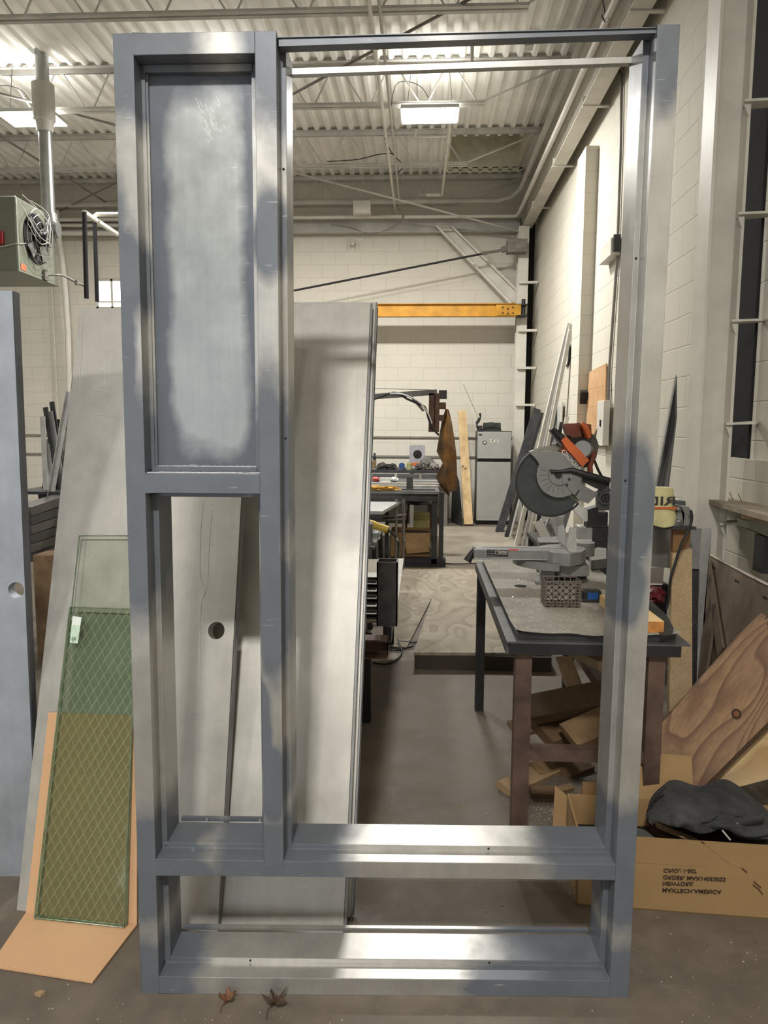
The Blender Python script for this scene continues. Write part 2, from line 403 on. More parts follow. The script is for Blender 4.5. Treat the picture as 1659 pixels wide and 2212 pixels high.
# steel beam along the top of the right wall with tie plates
XB = 1.58
b = thing('wall_beam', 'white painted steel beam running along the top of right block wall', 'steel beam', (XB, 4, 4.58))
obj('beam', ibeam(NB(), (XB, -2, 4.58), (XB, 12.05, 4.58), .16, .40, .012), M_white, b)
for (x, y) in ((1385, 23), (1285, 228), (1212, 358), (1165, 448)):
    Y = pz(x, y, 4.58).y
    bm = NB(); box(bm, (1.50, Y-.02, 4.567), (XW, Y+.02, 4.579)); box(bm, (1.5, Y-.02, 4.58), (1.57, Y-.012, 4.66)); obj('tie_plate', bm, M_white, b)
tag(obj('steel_pipe', tube(NB(), smooth_path([(1.43, -2, 4.74), (1.43, 11.3, 4.74)], 1), .028, 12), M_pipew, smooth=True), 'thick white pipe running beside the wall beam, nearest it', 'pipe')
tag(obj('steel_pipe', tube(NB(), [(1.38, -2, 4.93), (1.38, 11.2, 4.93), (1.3, 11.6, 4.93), (1.1, 11.8, 4.93), (-8, 11.8, 4.93)], .034, 12), M_whited, smooth=True), 'grey pipe beside the wall beam that turns left along the far wall', 'pipe')
bm = NB()
tube(bm, [(1.43, 11.3, 4.74), (1.42, 11.9, 4.74), (1.38, 11.95, 4.74), (-.32, 11.95, 4.74)], .026, 10)
tag(obj('steel_pipe', bm, M_pipew, smooth=True), 'white pipe crossing the far wall just below the joists on the right side', 'pipe')
bm = NB(); tube(bm, [(-.36, 11.95, 4.745), (-8.5, 11.95, 4.745)], .026, 10)
tag(obj('steel_pipe', bm, M_pipew, smooth=True), 'white pipe crossing the far wall just below the joists on the left side', 'pipe')
# girt along the far wall
tag(obj('steel_beam', channel(NB(), (XL, YF-.12, 4.55), (1.5, YF-.12, 4.55), .1, .2), M_whited), 'long grey channel high on the far wall under the roof', 'steel beam')
# near column at right
c = thing('steel_column', 'cream painted wide steel column beside the right block wall, tie plates to the wall', 'steel column', (1.52, 4.06, 0))
bm = NB(); y0, y1 = 3.98, 4.15
box(bm, (1.44, y0, 0), (1.455, y1, 4.57)); box(bm, (1.60, y0, 0), (1.615, y1, 4.57)); box(bm, (1.455, 4.06, 0), (1.60, 4.072, 4.57))
obj('column', bm, M_white, c)
for (x, y) in ((1578, 225), (1570, 467), (1560, 697), (1548, 918), (1542, 1133)):
    z = py(x, y, 3.98).z
    bm = NB(); prism(bm, [(1.57, 3.95, z), (1.72, 3.95, z+.005), (XW-.005, 3.99, z+.01), (XW-.005, 4.05, z+.01), (1.60, 4.05, z)], (0, 0, .012)); prism(bm, [(1.575, 3.97, z), (1.612, 3.97, z), (1.6, 3.97, z-.06)], (0, .01, 0)); obj('tie_plate', bm, M_white, c)
struct('near_column_shade_strip', box(NB(), (XW-.006, 4.10, 0), (XW, 4.40, 4.5)), simple('gap_shade_black', srgb(10, 10, 10), 1))  # near-black strip on the wall paints the shade behind the near column
struct('far_column_shade_strip', box(NB(), (1.62, YF-.14, 0), (XW-.03, YF-.125, 4.7)), M_dark)  # dark strip painting in the shade between far column and right wall
tag(obj('steel_rod', tube(NB(), [(1.74, 4.06, .0), (1.74, 4.06, 4.5)], .008, 8), M_dark), 'thin dark rod standing in the gap behind the near column', 'rod')
bm = NB(); box(bm, (1.30, 4.5, .0), (1.34, 4.54, .01)); bm.free()
# far corner column
c = thing('steel_column', 'white steel column in the far right corner carrying the yellow jib', 'steel column', (1.53, 11.95, 0))
bm = NB(); box(bm, (1.44, 11.86, 0), (1.60, 11.875, 4.57)); box(bm, (1.44, 12.03, 0), (1.60, 12.045, 4.57)); box(bm, (1.515, 11.875, 0), (1.527, 12.03, 4.57)); obj('column', bm, M_white, c)
for y in (612, 716, 797, 877):
    z = py(1128, y, 11.8).z; obj('tie_plate', box(NB(), (1.46, 11.80, z), (XW-.01, 11.86, z+.035)), M_white, c)
# ---------------------------------------------------------------- the welded steel frame
BL = Vector((-.7305, 1.7748, 0)); BR = Vector((.5611, 1.8353, 0)); TL = Vector((-.7257, 1.7915, 2.4)); TR = Vector((.5671, 1.8055, 2.4))
FWd, FHt = 1.293, 2.4; FN = Vector((-.03, .9995, 0))
def F(u, v, w=0):
    s = u/FWd; t = v/FHt
    return BL*((1-s)*(1-t))+BR*(s*(1-t))+TL*((1-s)*t)+TR*(s*t)+FN*w
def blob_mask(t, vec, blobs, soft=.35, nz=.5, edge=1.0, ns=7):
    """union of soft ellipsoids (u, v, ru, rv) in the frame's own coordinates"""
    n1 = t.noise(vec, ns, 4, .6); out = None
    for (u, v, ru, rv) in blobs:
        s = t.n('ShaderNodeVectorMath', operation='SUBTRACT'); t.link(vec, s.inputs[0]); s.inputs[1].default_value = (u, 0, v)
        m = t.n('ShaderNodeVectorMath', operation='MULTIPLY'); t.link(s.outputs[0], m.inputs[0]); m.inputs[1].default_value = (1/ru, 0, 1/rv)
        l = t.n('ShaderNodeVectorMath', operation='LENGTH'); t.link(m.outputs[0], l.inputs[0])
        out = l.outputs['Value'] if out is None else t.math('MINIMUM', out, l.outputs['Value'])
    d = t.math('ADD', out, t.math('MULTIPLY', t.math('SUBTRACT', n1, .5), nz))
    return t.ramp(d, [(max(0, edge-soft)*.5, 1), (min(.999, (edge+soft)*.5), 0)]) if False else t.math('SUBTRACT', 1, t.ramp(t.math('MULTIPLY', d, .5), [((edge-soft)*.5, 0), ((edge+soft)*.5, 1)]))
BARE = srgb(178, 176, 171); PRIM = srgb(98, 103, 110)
def metal_look(t, mask, vec, bare=BARE, prim=PRIM, radd=0.0):
    st = t.n('ShaderNodeMapping'); st.inputs['Scale'].default_value = (60, 8, 3); t.link(vec, st.inputs[0])
    streak = t.noise(st.outputs[0], 1.0, 4, .6); cl = t.noise(vec, 9, 5, .65)
    c0 = t.ramp(cl, [(.25, tuple(x*.8 for x in bare[:3])+(1,)), (.75, tuple(min(1, x*1.12) for x in bare[:3])+(1,))])
    c0 = t.mix(t.ramp(streak, [(.3, .25), (.6, 0)]), c0, tuple(x*.7 for x in bare[:3])+(1,))
    c1 = t.ramp(cl, [(.3, tuple(x*.88 for x in prim[:3])+(1,)), (.7, tuple(x*1.1 for x in prim[:3])+(1,))])
    sc_ = t.n('ShaderNodeMapping'); sc_.inputs['Scale'].default_value = (9, 9, 70); sc_.inputs['Rotation'].default_value = (0, .6, 0); t.link(vec, sc_.inputs[0])
    scr = t.noise(sc_.outputs[0], 1.6, 3, .5); smk = t.ramp(scr, [(.70, 0), (.74, .35)])
    c = t.mix(mask, c0, c1); c = t.mix(smk, c, srgb(190, 190, 188))
    rg = t.math('ADD', t.ramp(mask, [(0, .36+radd), (1, .42+radd)]), t.math('MULTIPLY', t.math('SUBTRACT', cl, .5), .2))
    mt = t.ramp(mask, [(0, .62), (1, .15)])
    t.set(Base_Color=c, Roughness=rg, Metallic=mt); t.bump(t.noise(vec, 5, 3), .06, .02); return t.m
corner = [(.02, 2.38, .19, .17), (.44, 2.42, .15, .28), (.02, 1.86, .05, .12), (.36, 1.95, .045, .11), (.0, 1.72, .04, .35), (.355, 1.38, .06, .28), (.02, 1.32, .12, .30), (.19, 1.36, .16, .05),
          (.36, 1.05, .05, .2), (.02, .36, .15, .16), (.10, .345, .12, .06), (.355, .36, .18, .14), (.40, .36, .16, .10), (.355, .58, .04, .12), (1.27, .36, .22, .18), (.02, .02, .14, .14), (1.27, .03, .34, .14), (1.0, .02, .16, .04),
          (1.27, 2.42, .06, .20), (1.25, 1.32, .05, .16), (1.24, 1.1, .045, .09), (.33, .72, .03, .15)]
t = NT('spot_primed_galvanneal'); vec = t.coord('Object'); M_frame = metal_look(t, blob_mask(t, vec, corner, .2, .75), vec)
fr = thing('steel_frame', 'tall welded grey steel door and sidelight frame standing in the foreground', 'door frame', BL)
PD = .055; SH = .014; SD = .16
def stile(bm, u0, u1, v0, v1, left=None, right=None):
    """hollow vertical member: face u0..u1, reveal on one or both sides (left/right = True)"""
    prof = [(u0, 0)]
    a = [(u0, 0), (u1, 0)]
    if right: a += [(u1, PD), (u1+SH, PD), (u1+SH, SD), (u1, SD)]
    else: a += [(u1, SD)]
    if left: a += [(u0, SD), (u0-SH, SD), (u0-SH, PD), (u0, PD)]
    else: a += [(u0, SD)]
    n = 12; rows = []
    for i in range(n+1):
        v = v0+(v1-v0)*i/n; rows.append([bm.verts.new(F(u, v, w_)) for u, w_ in a])
    for p, q in zip(rows, rows[1:]):
        for j in range(len(a)): bm.faces.new((p[j], p[(j+1) % len(a)], q[(j+1) % len(a)], q[j]))
    f = [bm.faces.new(rows[0]), bm.faces.new(rows[-1])]; bmesh.ops.triangulate(bm, faces=f)
def rail(bm, v0, v1, u0, u1, top=None, bot=None):
    a = [(v0, 0), (v1, 0)]
    if top: a += [(v1, PD), (v1+SH, PD), (v1+SH, SD), (v1, SD)]
    else: a += [(v1, SD)]
    if bot: a += [(v0, SD), (v0-SH, SD), (v0-SH, PD), (v0, PD)]
    else: a += [(v0, SD)]
    n = 8; rows = []
    for i in range(n+1):
        u = u0+(u1-u0)*i/n; rows.append([bm.verts.new(F(u, v, w_)) for v, w_ in a])
    for p, q in zip(rows, rows[1:]):
        for j in range(len(a)): bm.faces.new((p[j], p[(j+1) % len(a)], q[(j+1) % len(a)], q[j]))
    f = [bm.faces.new(rows[0]), bm.faces.new(rows[-1])]; bmesh.ops.triangulate(bm, faces=f)
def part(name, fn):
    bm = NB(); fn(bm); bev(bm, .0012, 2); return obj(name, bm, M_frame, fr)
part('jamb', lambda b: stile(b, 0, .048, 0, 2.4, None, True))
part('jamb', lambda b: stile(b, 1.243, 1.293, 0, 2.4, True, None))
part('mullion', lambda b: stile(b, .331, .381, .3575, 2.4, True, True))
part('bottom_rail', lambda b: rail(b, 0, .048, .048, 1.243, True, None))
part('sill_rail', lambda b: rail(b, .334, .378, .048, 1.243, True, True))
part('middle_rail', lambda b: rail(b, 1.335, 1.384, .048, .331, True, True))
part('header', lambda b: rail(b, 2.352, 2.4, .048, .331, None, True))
# rear glazing lips visible at the bottoms of the openings, with screws
for (a, b_, v) in ((.064, .317, .394), (.064, 1.229, .064)):
    bm = NB(); q = [F(a, v-.006, SD+.012), F(b_, v-.006, SD+.012), F(b_, v+.004, SD+.012), F(a, v+.004, SD+.012)]; prism(bm, q, FN*.012)
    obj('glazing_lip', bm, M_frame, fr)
M_scw = simple('screw_head', srgb(205, 203, 195), .3, .8)
for u in (.14, .29): obj('screw', cyl(NB(), F(u, .397, SD+.008), .003, .006, (0, -1, 0), 8), M_scw, fr)
M_hole = simple('punched_hole', srgb(20, 20, 20), .9)
for u, v, w_, ax in ((.381+.006, 2.115, PD, 0), (.381+.006, 1.47, PD, 0), (1.236, 1.905, PD, 0), (1.236, 1.37, PD, 0), (.92, .385, PD, 1), (.28, .055, PD, 1), (.93, .055, PD, 1)):
    obj('screw_hole', cyl(NB(), F(u, v, w_-.0006), .0028, .001, (0, -1, 0), 10), M_hole, fr)
# upper sidelight infill panel
t = NT('spot_primed_panel'); vec = t.coord('Object')
def boxmask(t, vec, cu, cv, hu, hv):
    sp = t.n('ShaderNodeSeparateXYZ'); t.link(vec, sp.inputs[0])
    a = t.math('DIVIDE', t.math('ABSOLUTE', t.math('SUBTRACT', sp.outputs[0], cu)), hu); b = t.math('DIVIDE', t.math('ABSOLUTE', t.math('SUBTRACT', sp.outputs[2], cv)), hv)
    m = t.math('POWER', t.math('ADD', t.math('POWER', a, 5.0), t.math('POWER', b, 8.0)), .2)
    m = t.math('ADD', m, t.math('MULTIPLY', t.math('SUBTRACT', t.noise(vec, 6, 4), .5), .7))
    return t.ramp(t.math('MULTIPLY', m, .5), [(.44, 0), (.57, 1)])
M_panel = metal_look(t, boxmask(t, vec, .195, 1.86, .092, .425), vec, srgb(156, 159, 158), srgb(90, 95, 104))
bm = NB(); rows = []
for i in range(9):
    v = 1.398+(2.338-1.398)*i/8; rows.append([(F(.0625, v, .064), F(.3165, v, .064))])
prism(bm, [F(.05, 1.386, .064), F(.3290, 1.386, .064), F(.3290, 2.350, .064), F(.05, 2.350, .064)], FN*.006)
pan = obj('panel', bm, M_panel, fr)
bm = NB()   # slim stops welded round the panel, with a bead along the bottom
for (a, b_, c_, d_) in ((.0485, .0555, 1.386, 2.35), (.3140, .3305, 1.386, 2.35)):
    prism(bm, [F(a, c_, .050), F(b_, c_, .050), F(b_, d_, .050), F(a, d_, .050)], FN*.014)
prism(bm, [F(.0555, 1.3845, .046), F(.314, 1.3845, .046), F(.314, 1.397, .046), F(.0555, 1.397, .046)], FN*.018)
prism(bm, [F(.0555, 2.335, .046), F(.314, 2.335, .046), F(.314, 2.35, .046), F(.0555, 2.35, .046)], FN*.018)
bev(bm, .001, 1); obj('panel_stop', bm, M_frame, fr)
bm = NB(); random.seed(3)
tube(bm, [F(.052+.278*i/40, 1.385+random.uniform(-.0008, .0008), .004+random.uniform(0, .004)) for i in range(41)], .0022, 6)
tube(bm, [F(.058+.256*i/40, 1.398+random.uniform(-.0008, .0008), .058+random.uniform(0, .002)) for i in range(41)], .0024, 6)
tube(bm, [F(.0567, 1.40+.93*i/60+random.uniform(-.001, .001), .062) for i in range(61)], .0014, 6)
obj('caulk_bead', bm, simple('light_caulk', srgb(172, 174, 180), .4, 0, .1, 30), fr)
# scratch hatching on the panel
bm = NB(); random.seed(11)
for i in range(34):
    u = .205+random.uniform(-.022, .032); v = 2.235+random.uniform(-.055, .05); u += (2.235-v)*.25; l = random.uniform(.008, .02)
    prism(bm, [F(u, v, .0636), F(u+.0009, v, .0636), F(u+l*.55+.0007, v-l, .0636), F(u+l*.55, v-l, .0636)], FN*.0004)
obj('grinding_scratches', bm, simple('bright_scratch', srgb(205, 207, 205), .35, .5), pan)
# temporary spreader bars across the open top of the door side
t = NT('bar_metal'); vec = t.coord('Object'); M_bar = metal_look(t, blob_mask(t, vec, [(.45, 2.38, .3, .1), (1.2, 2.38, .4, .1)], .35, .5), vec)
bm = NB(); prism(bm, [F(.3845, 2.372, .012), F(1.243, 2.388, .012), F(1.243, 2.396, .012), F(.3845, 2.388, .012)], FN*.03)
prism(bm, [F(.381, 2.389, .008), F(1.244, 2.397, .008), F(1.244, 2.399, .008), F(.381, 2.391, .008)], FN*.045)
obj('spreader_bar', bm, M_bar, fr)
t = NT('bright_bar'); vec = t.coord('Object'); M_bar2 = metal_look(t, blob_mask(t, vec, [(.36, 2.37, .03, .05)], .3, .3), vec)
bm = NB(); prism(bm, [F(.395, 2.370, .145), F(1.229, 2.386, .145), F(1.229, 2.400, .145), F(.395, 2.384, .145)], FN*.02)
obj('spreader_bar', bm, M_bar2, fr)
# ---------------------------------------------------------------- ceiling fixtures
M_house = simple('fixture_housing', srgb(200, 200, 196), .4, .1, .05)
t = NT('lit_diffuser'); t.set(Base_Color=(1, 1, 1, 1), Emission_Color=(1, .97, .9, 1), Emission_Strength=14); M_lit = t.m
for i, (x, y, z) in enumerate(LIGHTS):
    if i in (6,): continue
    lb = {0: 'glowing white ceiling light seen through the open door side', 1: 'glowing white ceiling light at the left edge', 2: 'white ceiling light hidden behind the sidelight panel', 4: 'white ceiling light overhead behind the camera, right row', 5: 'white ceiling light overhead behind the camera, left row'}.get(i)
    if lb is None or not LP[i]: continue
    f = thing('ceiling_light', lb, 'ceiling light', (x, y, z), 'ceiling lights')
    obj('housing', bev(box(NB(), (x-.31, y-.2, z), (x+.31, y+.2, z+.045)), .008), M_house, f)
    obj('diffuser', box(NB(), (x-.30, y-.19, z-.008), (x+.30, y+.19, z+.001)), M_lit, f)
    for sx in (-.25, .25): obj('hanging_wire', tube(NB(), [(x+sx, y, z+.045), (x+sx*.8, y, ZD)], .003, 5), M_black, f)
    obj('power_cord', tube(NB(), smooth_path([(x+.05, y, z+.045), (x-.1, y, z+.3), (x-.35, y-.05, z+.32), (x-.42, y-.1, z+.05)], 6), .004, 6), M_black, f)
def pipe(label, pts, r, m, cat='pipe', name='steel_pipe', grp=None, seg=10, sm=False):
    return tag(obj(name, tube(NB(), smooth_path(pts, 6) if sm else pts, r, seg), m, smooth=True), label, cat, grp)
M_rod = simple('brace_rod', srgb(120, 116, 110), .5, .2)
pipe('diagonal bracing rod crossing under the roof deck above the door opening', [pz(480, 285, 5.0), pz(1230, -118, 5.0)], .014, M_rod, 'brace rod', 'brace_rod')
pipe('long bracing rod sloping right down to the far corner', [pz(560, 353, 5.0), py(1122, 500, 11.95)], .014, M_whited, 'brace rod', 'brace_rod')
pipe('bracing rod passing under the left ceiling light', [pz(-20, 196, 5.0), pz(260, 273, 5.0)], .013, M_rod, 'brace rod', 'brace_rod')
pipe('bracing rod left of the heater flue, sloping down right', [pz(-15, 285, 5.05), pz(250, 450, 5.0)], .014, M_rod, 'brace rod', 'brace_rod')
pipe('bracing rod rising right behind the heater flue', [py(118, 461, 12.2), pz(262, 390, 4.95)], .013, M_rod, 'brace rod', 'brace_rod')
pipe('grey sprinkler pipe running across just above the ceiling light, elbow at right end', [(-1.45, 8.05, 5.17), (.40, 8.05, 5.17)], .03, M_whited)
pipe('short pipe riser ending the grey sprinkler pipe', [(.40, 8.05, 5.17), (.46, 8.05, 5.17), (.46, 8.05, 5.38)], .022, M_whited)
pipe('thin conduit running away from the camera left of the ceiling light', [(-.47, 4.0, 4.90), (-.47, 12.2, 4.90), (-.40, 12.24, 4.75)], .018, M_pipew)
pipe('second thin conduit beside it under the roof joists', [(-.39, 4.0, 4.915), (-.39, 12.2, 4.915)], .014, M_whited)
pipe('white sprinkler branch running back above the roof hatch side', [(.30, 8.6, 5.05), (.27, 9.0, 4.93), (.25, 11.5, 4.93), (.02, 11.5, 4.93)], .022, M_pipew)
for xx, yy in ((-.02, 9.3), (.02, 11.5)):
    bm = NB(); tube(bm, [(.27, yy, 4.93), (xx-.1, yy, 4.93), (xx-.1, yy, 5.0)], .012, 8); cyl(bm, (xx-.1, yy, 5.0), .025, .012, (0, 0, 1), 12)
    tag(obj('sprinkler_head', bm, M_whited), 'sprinkler head on the white branch pipe, %s' % ('nearer one below the ceiling light' if yy < 10 else 'farther one by the far wall'), 'sprinkler')
pipe('black cable drooping between joists at the left of the door opening', [(-1.3, 10.2, 4.98), (-.9, 10.2, 5.0), (-.62, 10.2, 5.06), (-.42, 10.2, 5.07)], .006, M_black, 'cable', 'cable', None, 6, True)
pipe('black cable hanging from the conduit beside the third joist', [(-.55, 10.3, 5.3), (-.44, 10.3, 5.1), (-.30, 10.4, 4.98), (-.40, 10.5, 4.91)], .006, M_black, 'cable', 'cable', None, 6, True)
pipe('thin cable sagging on the far wall under the roof beam', [py(868, 478, 12.0), py(845, 492, 12.1), py(800, 506, 12.12), py(760, 492, 12.12), py(715, 484, 12.1)], .005, M_rod, 'cable', 'cable', None, 6, True)
pipe('cable hooked on the white pipe beside the wall beam', [px(1302, 0, 1.40), px(1306, 25, 1.40), px(1300, 33, 1.40), px(1308, 48, 1.40), px(1316, 40, 1.40)], .005, M_black, 'cable', 'cable', None, 6, True)
bm = NB(); p = py(762, 530, 12.2)
tube(bm, smooth_path([p+Vector((-.06, 0, -.05)), p+Vector((-.06, 0, .06)), p+Vector((0, 0, .09)), p+Vector((.06, 0, .06)), p+Vector((.06, 0, -.06))], 5), .008, 6); box(bm, (p.x-.02, p.y-.02, p.z), (p.x+.02, p.y+.1, p.z+.05))
tag(obj('wall_hook', bm, M_white), 'small white double hook high on the far wall', 'hook')
bm = NB(); a = py(763, 433, 11.5); b_ = py(800, 460, 11.5); box(bm, (a.x, 11.5, b_.z), (b_.x, 11.62, a.z)); bev(bm, .005)
tag(obj('junction_box', bm, M_white), 'white electrical box hanging under the farthest joists', 'junction box')
bm = NB(); box(bm, (.98, 7.95, 5.28), (1.06, 8.0, 5.395)); box(bm, (.98, 7.9, 5.27), (1.06, 8.0, 5.285))
tag(obj('junction_box', bm, M_whited), 'small grey box between deck ribs right of the ceiling light', 'junction box')
# ---------------------------------------------------------------- far wall: diagonal brace, tie rod, yellow jib
def q3(pts, Y): return [py(x, y, Y) for x, y in pts]
bm = NB(); ngon_prism(bm, q3([(940, 487), (975, 487), (1118, 628), (1118, 655), (1100, 652)], 12.12), (0, .012, 0))
prism(bm, q3([(940, 487), (945, 487), (1106, 655), (1100, 655)], 12.02), (0, .1, 0)); prism(bm, q3([(972, 487), (977, 487), (1118, 625), (1118, 631)], 12.02), (0, .1, 0))
tag(obj('diagonal_brace', bm, M_white), 'white diagonal steel channel high in the far right corner', 'brace')
jy = 11.7
j = thing('jib_crane', 'yellow jib crane boom on the far corner column with its dark tie rod', 'jib crane', py(1138, 670, jy))
M_yel = simple('safety_yellow', srgb(196, 140, 30), .5, .1, .2, 5)
a = py(466, 658, jy); b_ = py(1112, 655, jy); c_ = py(1112, 684, jy)
bm = NB(); ibeam(bm, (a.x, jy, c_.z), (b_.x+.02, jy, c_.z), .11, a.z-c_.z, .01); obj('boom', bm, M_yel, j)
bm = NB(); a2 = py(1072, 658, jy-.07); b2 = py(1125, 680, jy-.07); box(bm, (a2.x, jy-.07, b2.z), (b2.x, jy-.055, a2.z)); obj('bolt_plate', bm, M_yel, j)
for x, y in ((1086, 664), (1086, 676), (1097, 667), (1097, 677), (1108, 664), (1108, 676)):
    obj('bolt', cyl(NB(), py(x, y, jy-.075), .012, .012, (0, -1, 0), 8), M_black, j)
bm = NB(); a2 = py(1118, 656, jy-.05); b2 = py(1139, 682, jy-.05); box(bm, (a2.x, jy-.05, b2.z), (b2.x, 11.86, b2.z+.02)); box(bm, (a2.x, jy-.05, a2.z-.02), (b2.x, 11.86, a2.z)); cyl(bm, py(1130, 684, jy+.03), .03, .26, (0, 0, 1), 12)
obj('hinge', bm, M_black, j)
obj('tie_rod', tube(NB(), [py(490, 656, jy), py(1084, 540, jy)], .016, 10), M_black, j)
bm = NB(); tube(bm, [py(1040, 548, jy), py(1052, 546, jy)], .026, 8); tube(bm, [py(1050, 546, jy), py(1084, 541, jy)], .02, 8); tube(bm, [py(1084, 540, jy), py(1100, 535, jy)], .045, 8); box(bm, tuple(py(1096, 544, jy-.05)), tuple(py(1136, 522, jy+.14))); obj('clevis', bm, simple('worn_clevis', srgb(120, 116, 108), .6, .3, .3), j)
# ---------------------------------------------------------------- unit heater
hx, hy = -4.08, 7.5
M_olive = simple('heater_enamel', srgb(128, 133, 118), .4, .1, .08, 2)
M_galv = simple('galvanised', srgb(170, 172, 170), .3, .75, .15, 5)
z0 = py(36, 587, hy).z; z1 = py(36, 422, hy).z
h = thing('unit_heater', 'olive grey gas unit heater hung under the roof at the left edge', 'unit heater', (hx-.45, hy+.4, z0))
bm = NB(); box(bm, (hx-.95, hy, z0), (hx, hy+.78, z1)); bev(bm, .02, 2); obj('cabinet', bm, M_olive, h)
ctr = Vector((hx+.005, hy+.36, z0+.40))
obj('fan_opening', disc_ring(NB(), ctr, .30, .255, .02, (1, 0, 0)), M_galv, h)
bm = NB(); cyl(bm, ctr+Vector((-.002, 0, 0)), .255, .004, (1, 0, 0), 32); obj('fan_recess', bm, M_dark, h)
for k in range(4):
    q = R(90*k+20); d = Vector((0, math.cos(q), math.sin(q))); e = Vector((0, -math.sin(q), math.cos(q)))
    bm = NB(); prism(bm, [ctr+d*.05+Vector((.01, 0, 0)), ctr+d*.23+e*.02+Vector((.01, 0, 0)), ctr+d*.22+e*.15+Vector((.045, 0, 0)), ctr+d*.05+e*.06+Vector((.03, 0, 0))], (.003, 0, 0)); obj('fan_blade', bm, M_galv, h)
bm = NB()
for rr in (.10, .17, .24, .30): tube(bm, [ctr+Vector((.10-.12*rr, math.cos(2*math.pi*i/24)*rr, math.sin(2*math.pi*i/24)*rr)) for i in range(25)], .003, 5)
for k in range(6):
    q = R(60*k); tube(bm, [ctr+Vector((.10, 0, 0)), ctr+Vector((.07, math.cos(q)*.3, math.sin(q)*.3))], .003, 5)
obj('fan_guard', bm, M_galv, h)
obj('fan_motor', cyl(NB(), ctr+Vector((.01, 0, 0)), .07, .12, (1, 0, 0), 16), M_black, h)
M_wire = simple('grey_wire', srgb(205, 205, 196), .5)
random.seed(5)
for k in range(6):
    p0 = ctr+Vector((.12, random.uniform(-.06, .06), random.uniform(-.25, -.05))); p3 = Vector((hx+.02, hy+random.uniform(-.0, .3), z0+random.uniform(.15, .8)))
    obj('wire', tube(NB(), smooth_path([p0, p0+Vector((.05, -.05, .15)), (p0+p3)/2+Vector((.07, random.uniform(-.1, .1), random.uniform(-.1, .15))), p3], 6), .004, 5), M_wire, h)
for k in range(2):
    xs = hx-.30-.06*k; obj('wire', tube(NB(), smooth_path([(xs, hy-.012, z1-.1), (xs, hy-.012, z0+.45), (xs+.10, hy-.012, z0+.25), (hx-.02, hy-.012, z0+.27), (hx+.03, hy+.1, z0+.3)], 6), .005, 5), M_wire, h)
obj('switch_box', bev(box(NB(), tuple(py(-4, 527, hy-.04)), tuple(py(9, 500, hy))), .005), simple('red_switch', srgb(170, 28, 40), .4), h)
bm = NB(); p = py(43, 578, hy+.05); box(bm, (hx+.001, hy+.03, z0+.03), (hx+.004, hy+.13, z0+.09)); obj('warning_label', bm, simple('orange_label', srgb(226, 120, 80), .6), h)
# flue: horizontal stub, elbow, vertical duct through the deck
fl = thing('flue_pipe', 'galvanised flue elbow rising from the heater through the roof deck', 'flue pipe', (hx+.38, 8.25, z1))
zc = z1-.16; fx, fy = py(104, 440, 8.15).x, 8.15
obj('flue_elbow', tube(NB(), smooth_path([(hx, fy-.02, zc), (fx-.10, fy, zc), (fx, fy, zc+.04), (fx, fy, zc+.16)], 6), .085, 20), M_galv, fl, smooth=True)
obj('end_cap', cyl(NB(), (fx-.03, fy-.02, zc-.01), .088, .14, (1, .1, 0), 20), M_galv, fl, smooth=True)
obj('flue_duct', tube(NB(), [(fx, fy, zc+.1), (fx, fy, 6.3)], .068, 24), M_galv, fl, smooth=True)
bm = NB(); tube(bm, [(fx, fy, 4.62), (fx, fy, 4.72), (fx, fy, 4.74), (fx, fy, 5.1)], .1, 20, True, [.08, .10, .115, .115]); obj('flue_collar', bm, M_whited, fl)
# gas line and black hangers at left
gy = 8.3; M_blk = simple('black_iron_pipe', srgb(34, 32, 36), .35, .3, .2)
pipe('black gas pipe hanging left of the window, its lower end joined to the heater line', [py(182, 459, gy), py(187, 645, gy)], .026, M_blk, 'gas pipe')
pipe('black gas pipe hanging in front of the window', [py(204, 466, gy+.4), py(210, 652, gy+.4)], .024, M_blk, 'gas pipe')
pipe('white pipe sloping down right from the top of the black gas pipe', [py(182, 459, gy), py(253, 506, gy+1.2)], .03, M_pipew)
pipe('white pipe elbowing right from the second black gas pipe', [py(204, 468, gy+.4), py(210, 463, gy+.4), py(262, 463, gy+.4)], .024, M_pipew, sm=False)
bm = NB(); tube(bm, smooth_path([py(80, 597, 7.9), py(102, 594, 8.0), py(128, 594, 8.1), py(142, 598, 8.2), py(165, 610, 8.25), py(187, 620, gy)], 5), .012, 8); cyl(bm, py(98, 600, 8), .03, .08, (0, 0, 1), 10); box(bm, tuple(py(86, 604, 7.95)), tuple(py(104, 588, 8.02)))
cyl(bm, py(166, 616, 8.2), .022, .05, (0, 0, 1), 8); tag(obj('gas_line', bm, M_rod), 'thin gas line with valve from heater to black pipe', 'gas pipe')
pipe('fat white drain pipe bending down the far wall left of the window', [py(122, 455, 12.0), py(124, 500, 12.0), py(134, 560, 12.0), py(140, 620, 12.0), py(147, 720, 12.0), py(150, 860, 12.1), py(152, 1125, 12.15)], .045, M_pipew)
pipe('thin vertical conduit on far wall left of the drain pipe', [py(106, 535, 12.2), py(113, 640, 12.2), py(125, 900, 12.2), py(128, 1128, 12.2)], .015, M_white)
for y, r, nm in ((487, .03, 'upper'), (504, .035, 'lower')):
    pipe('white pipe running along the far wall at left, %s of the pair' % nm, [py(88, y, 12.05), py(262, y, 12.05)], r, M_pipew)
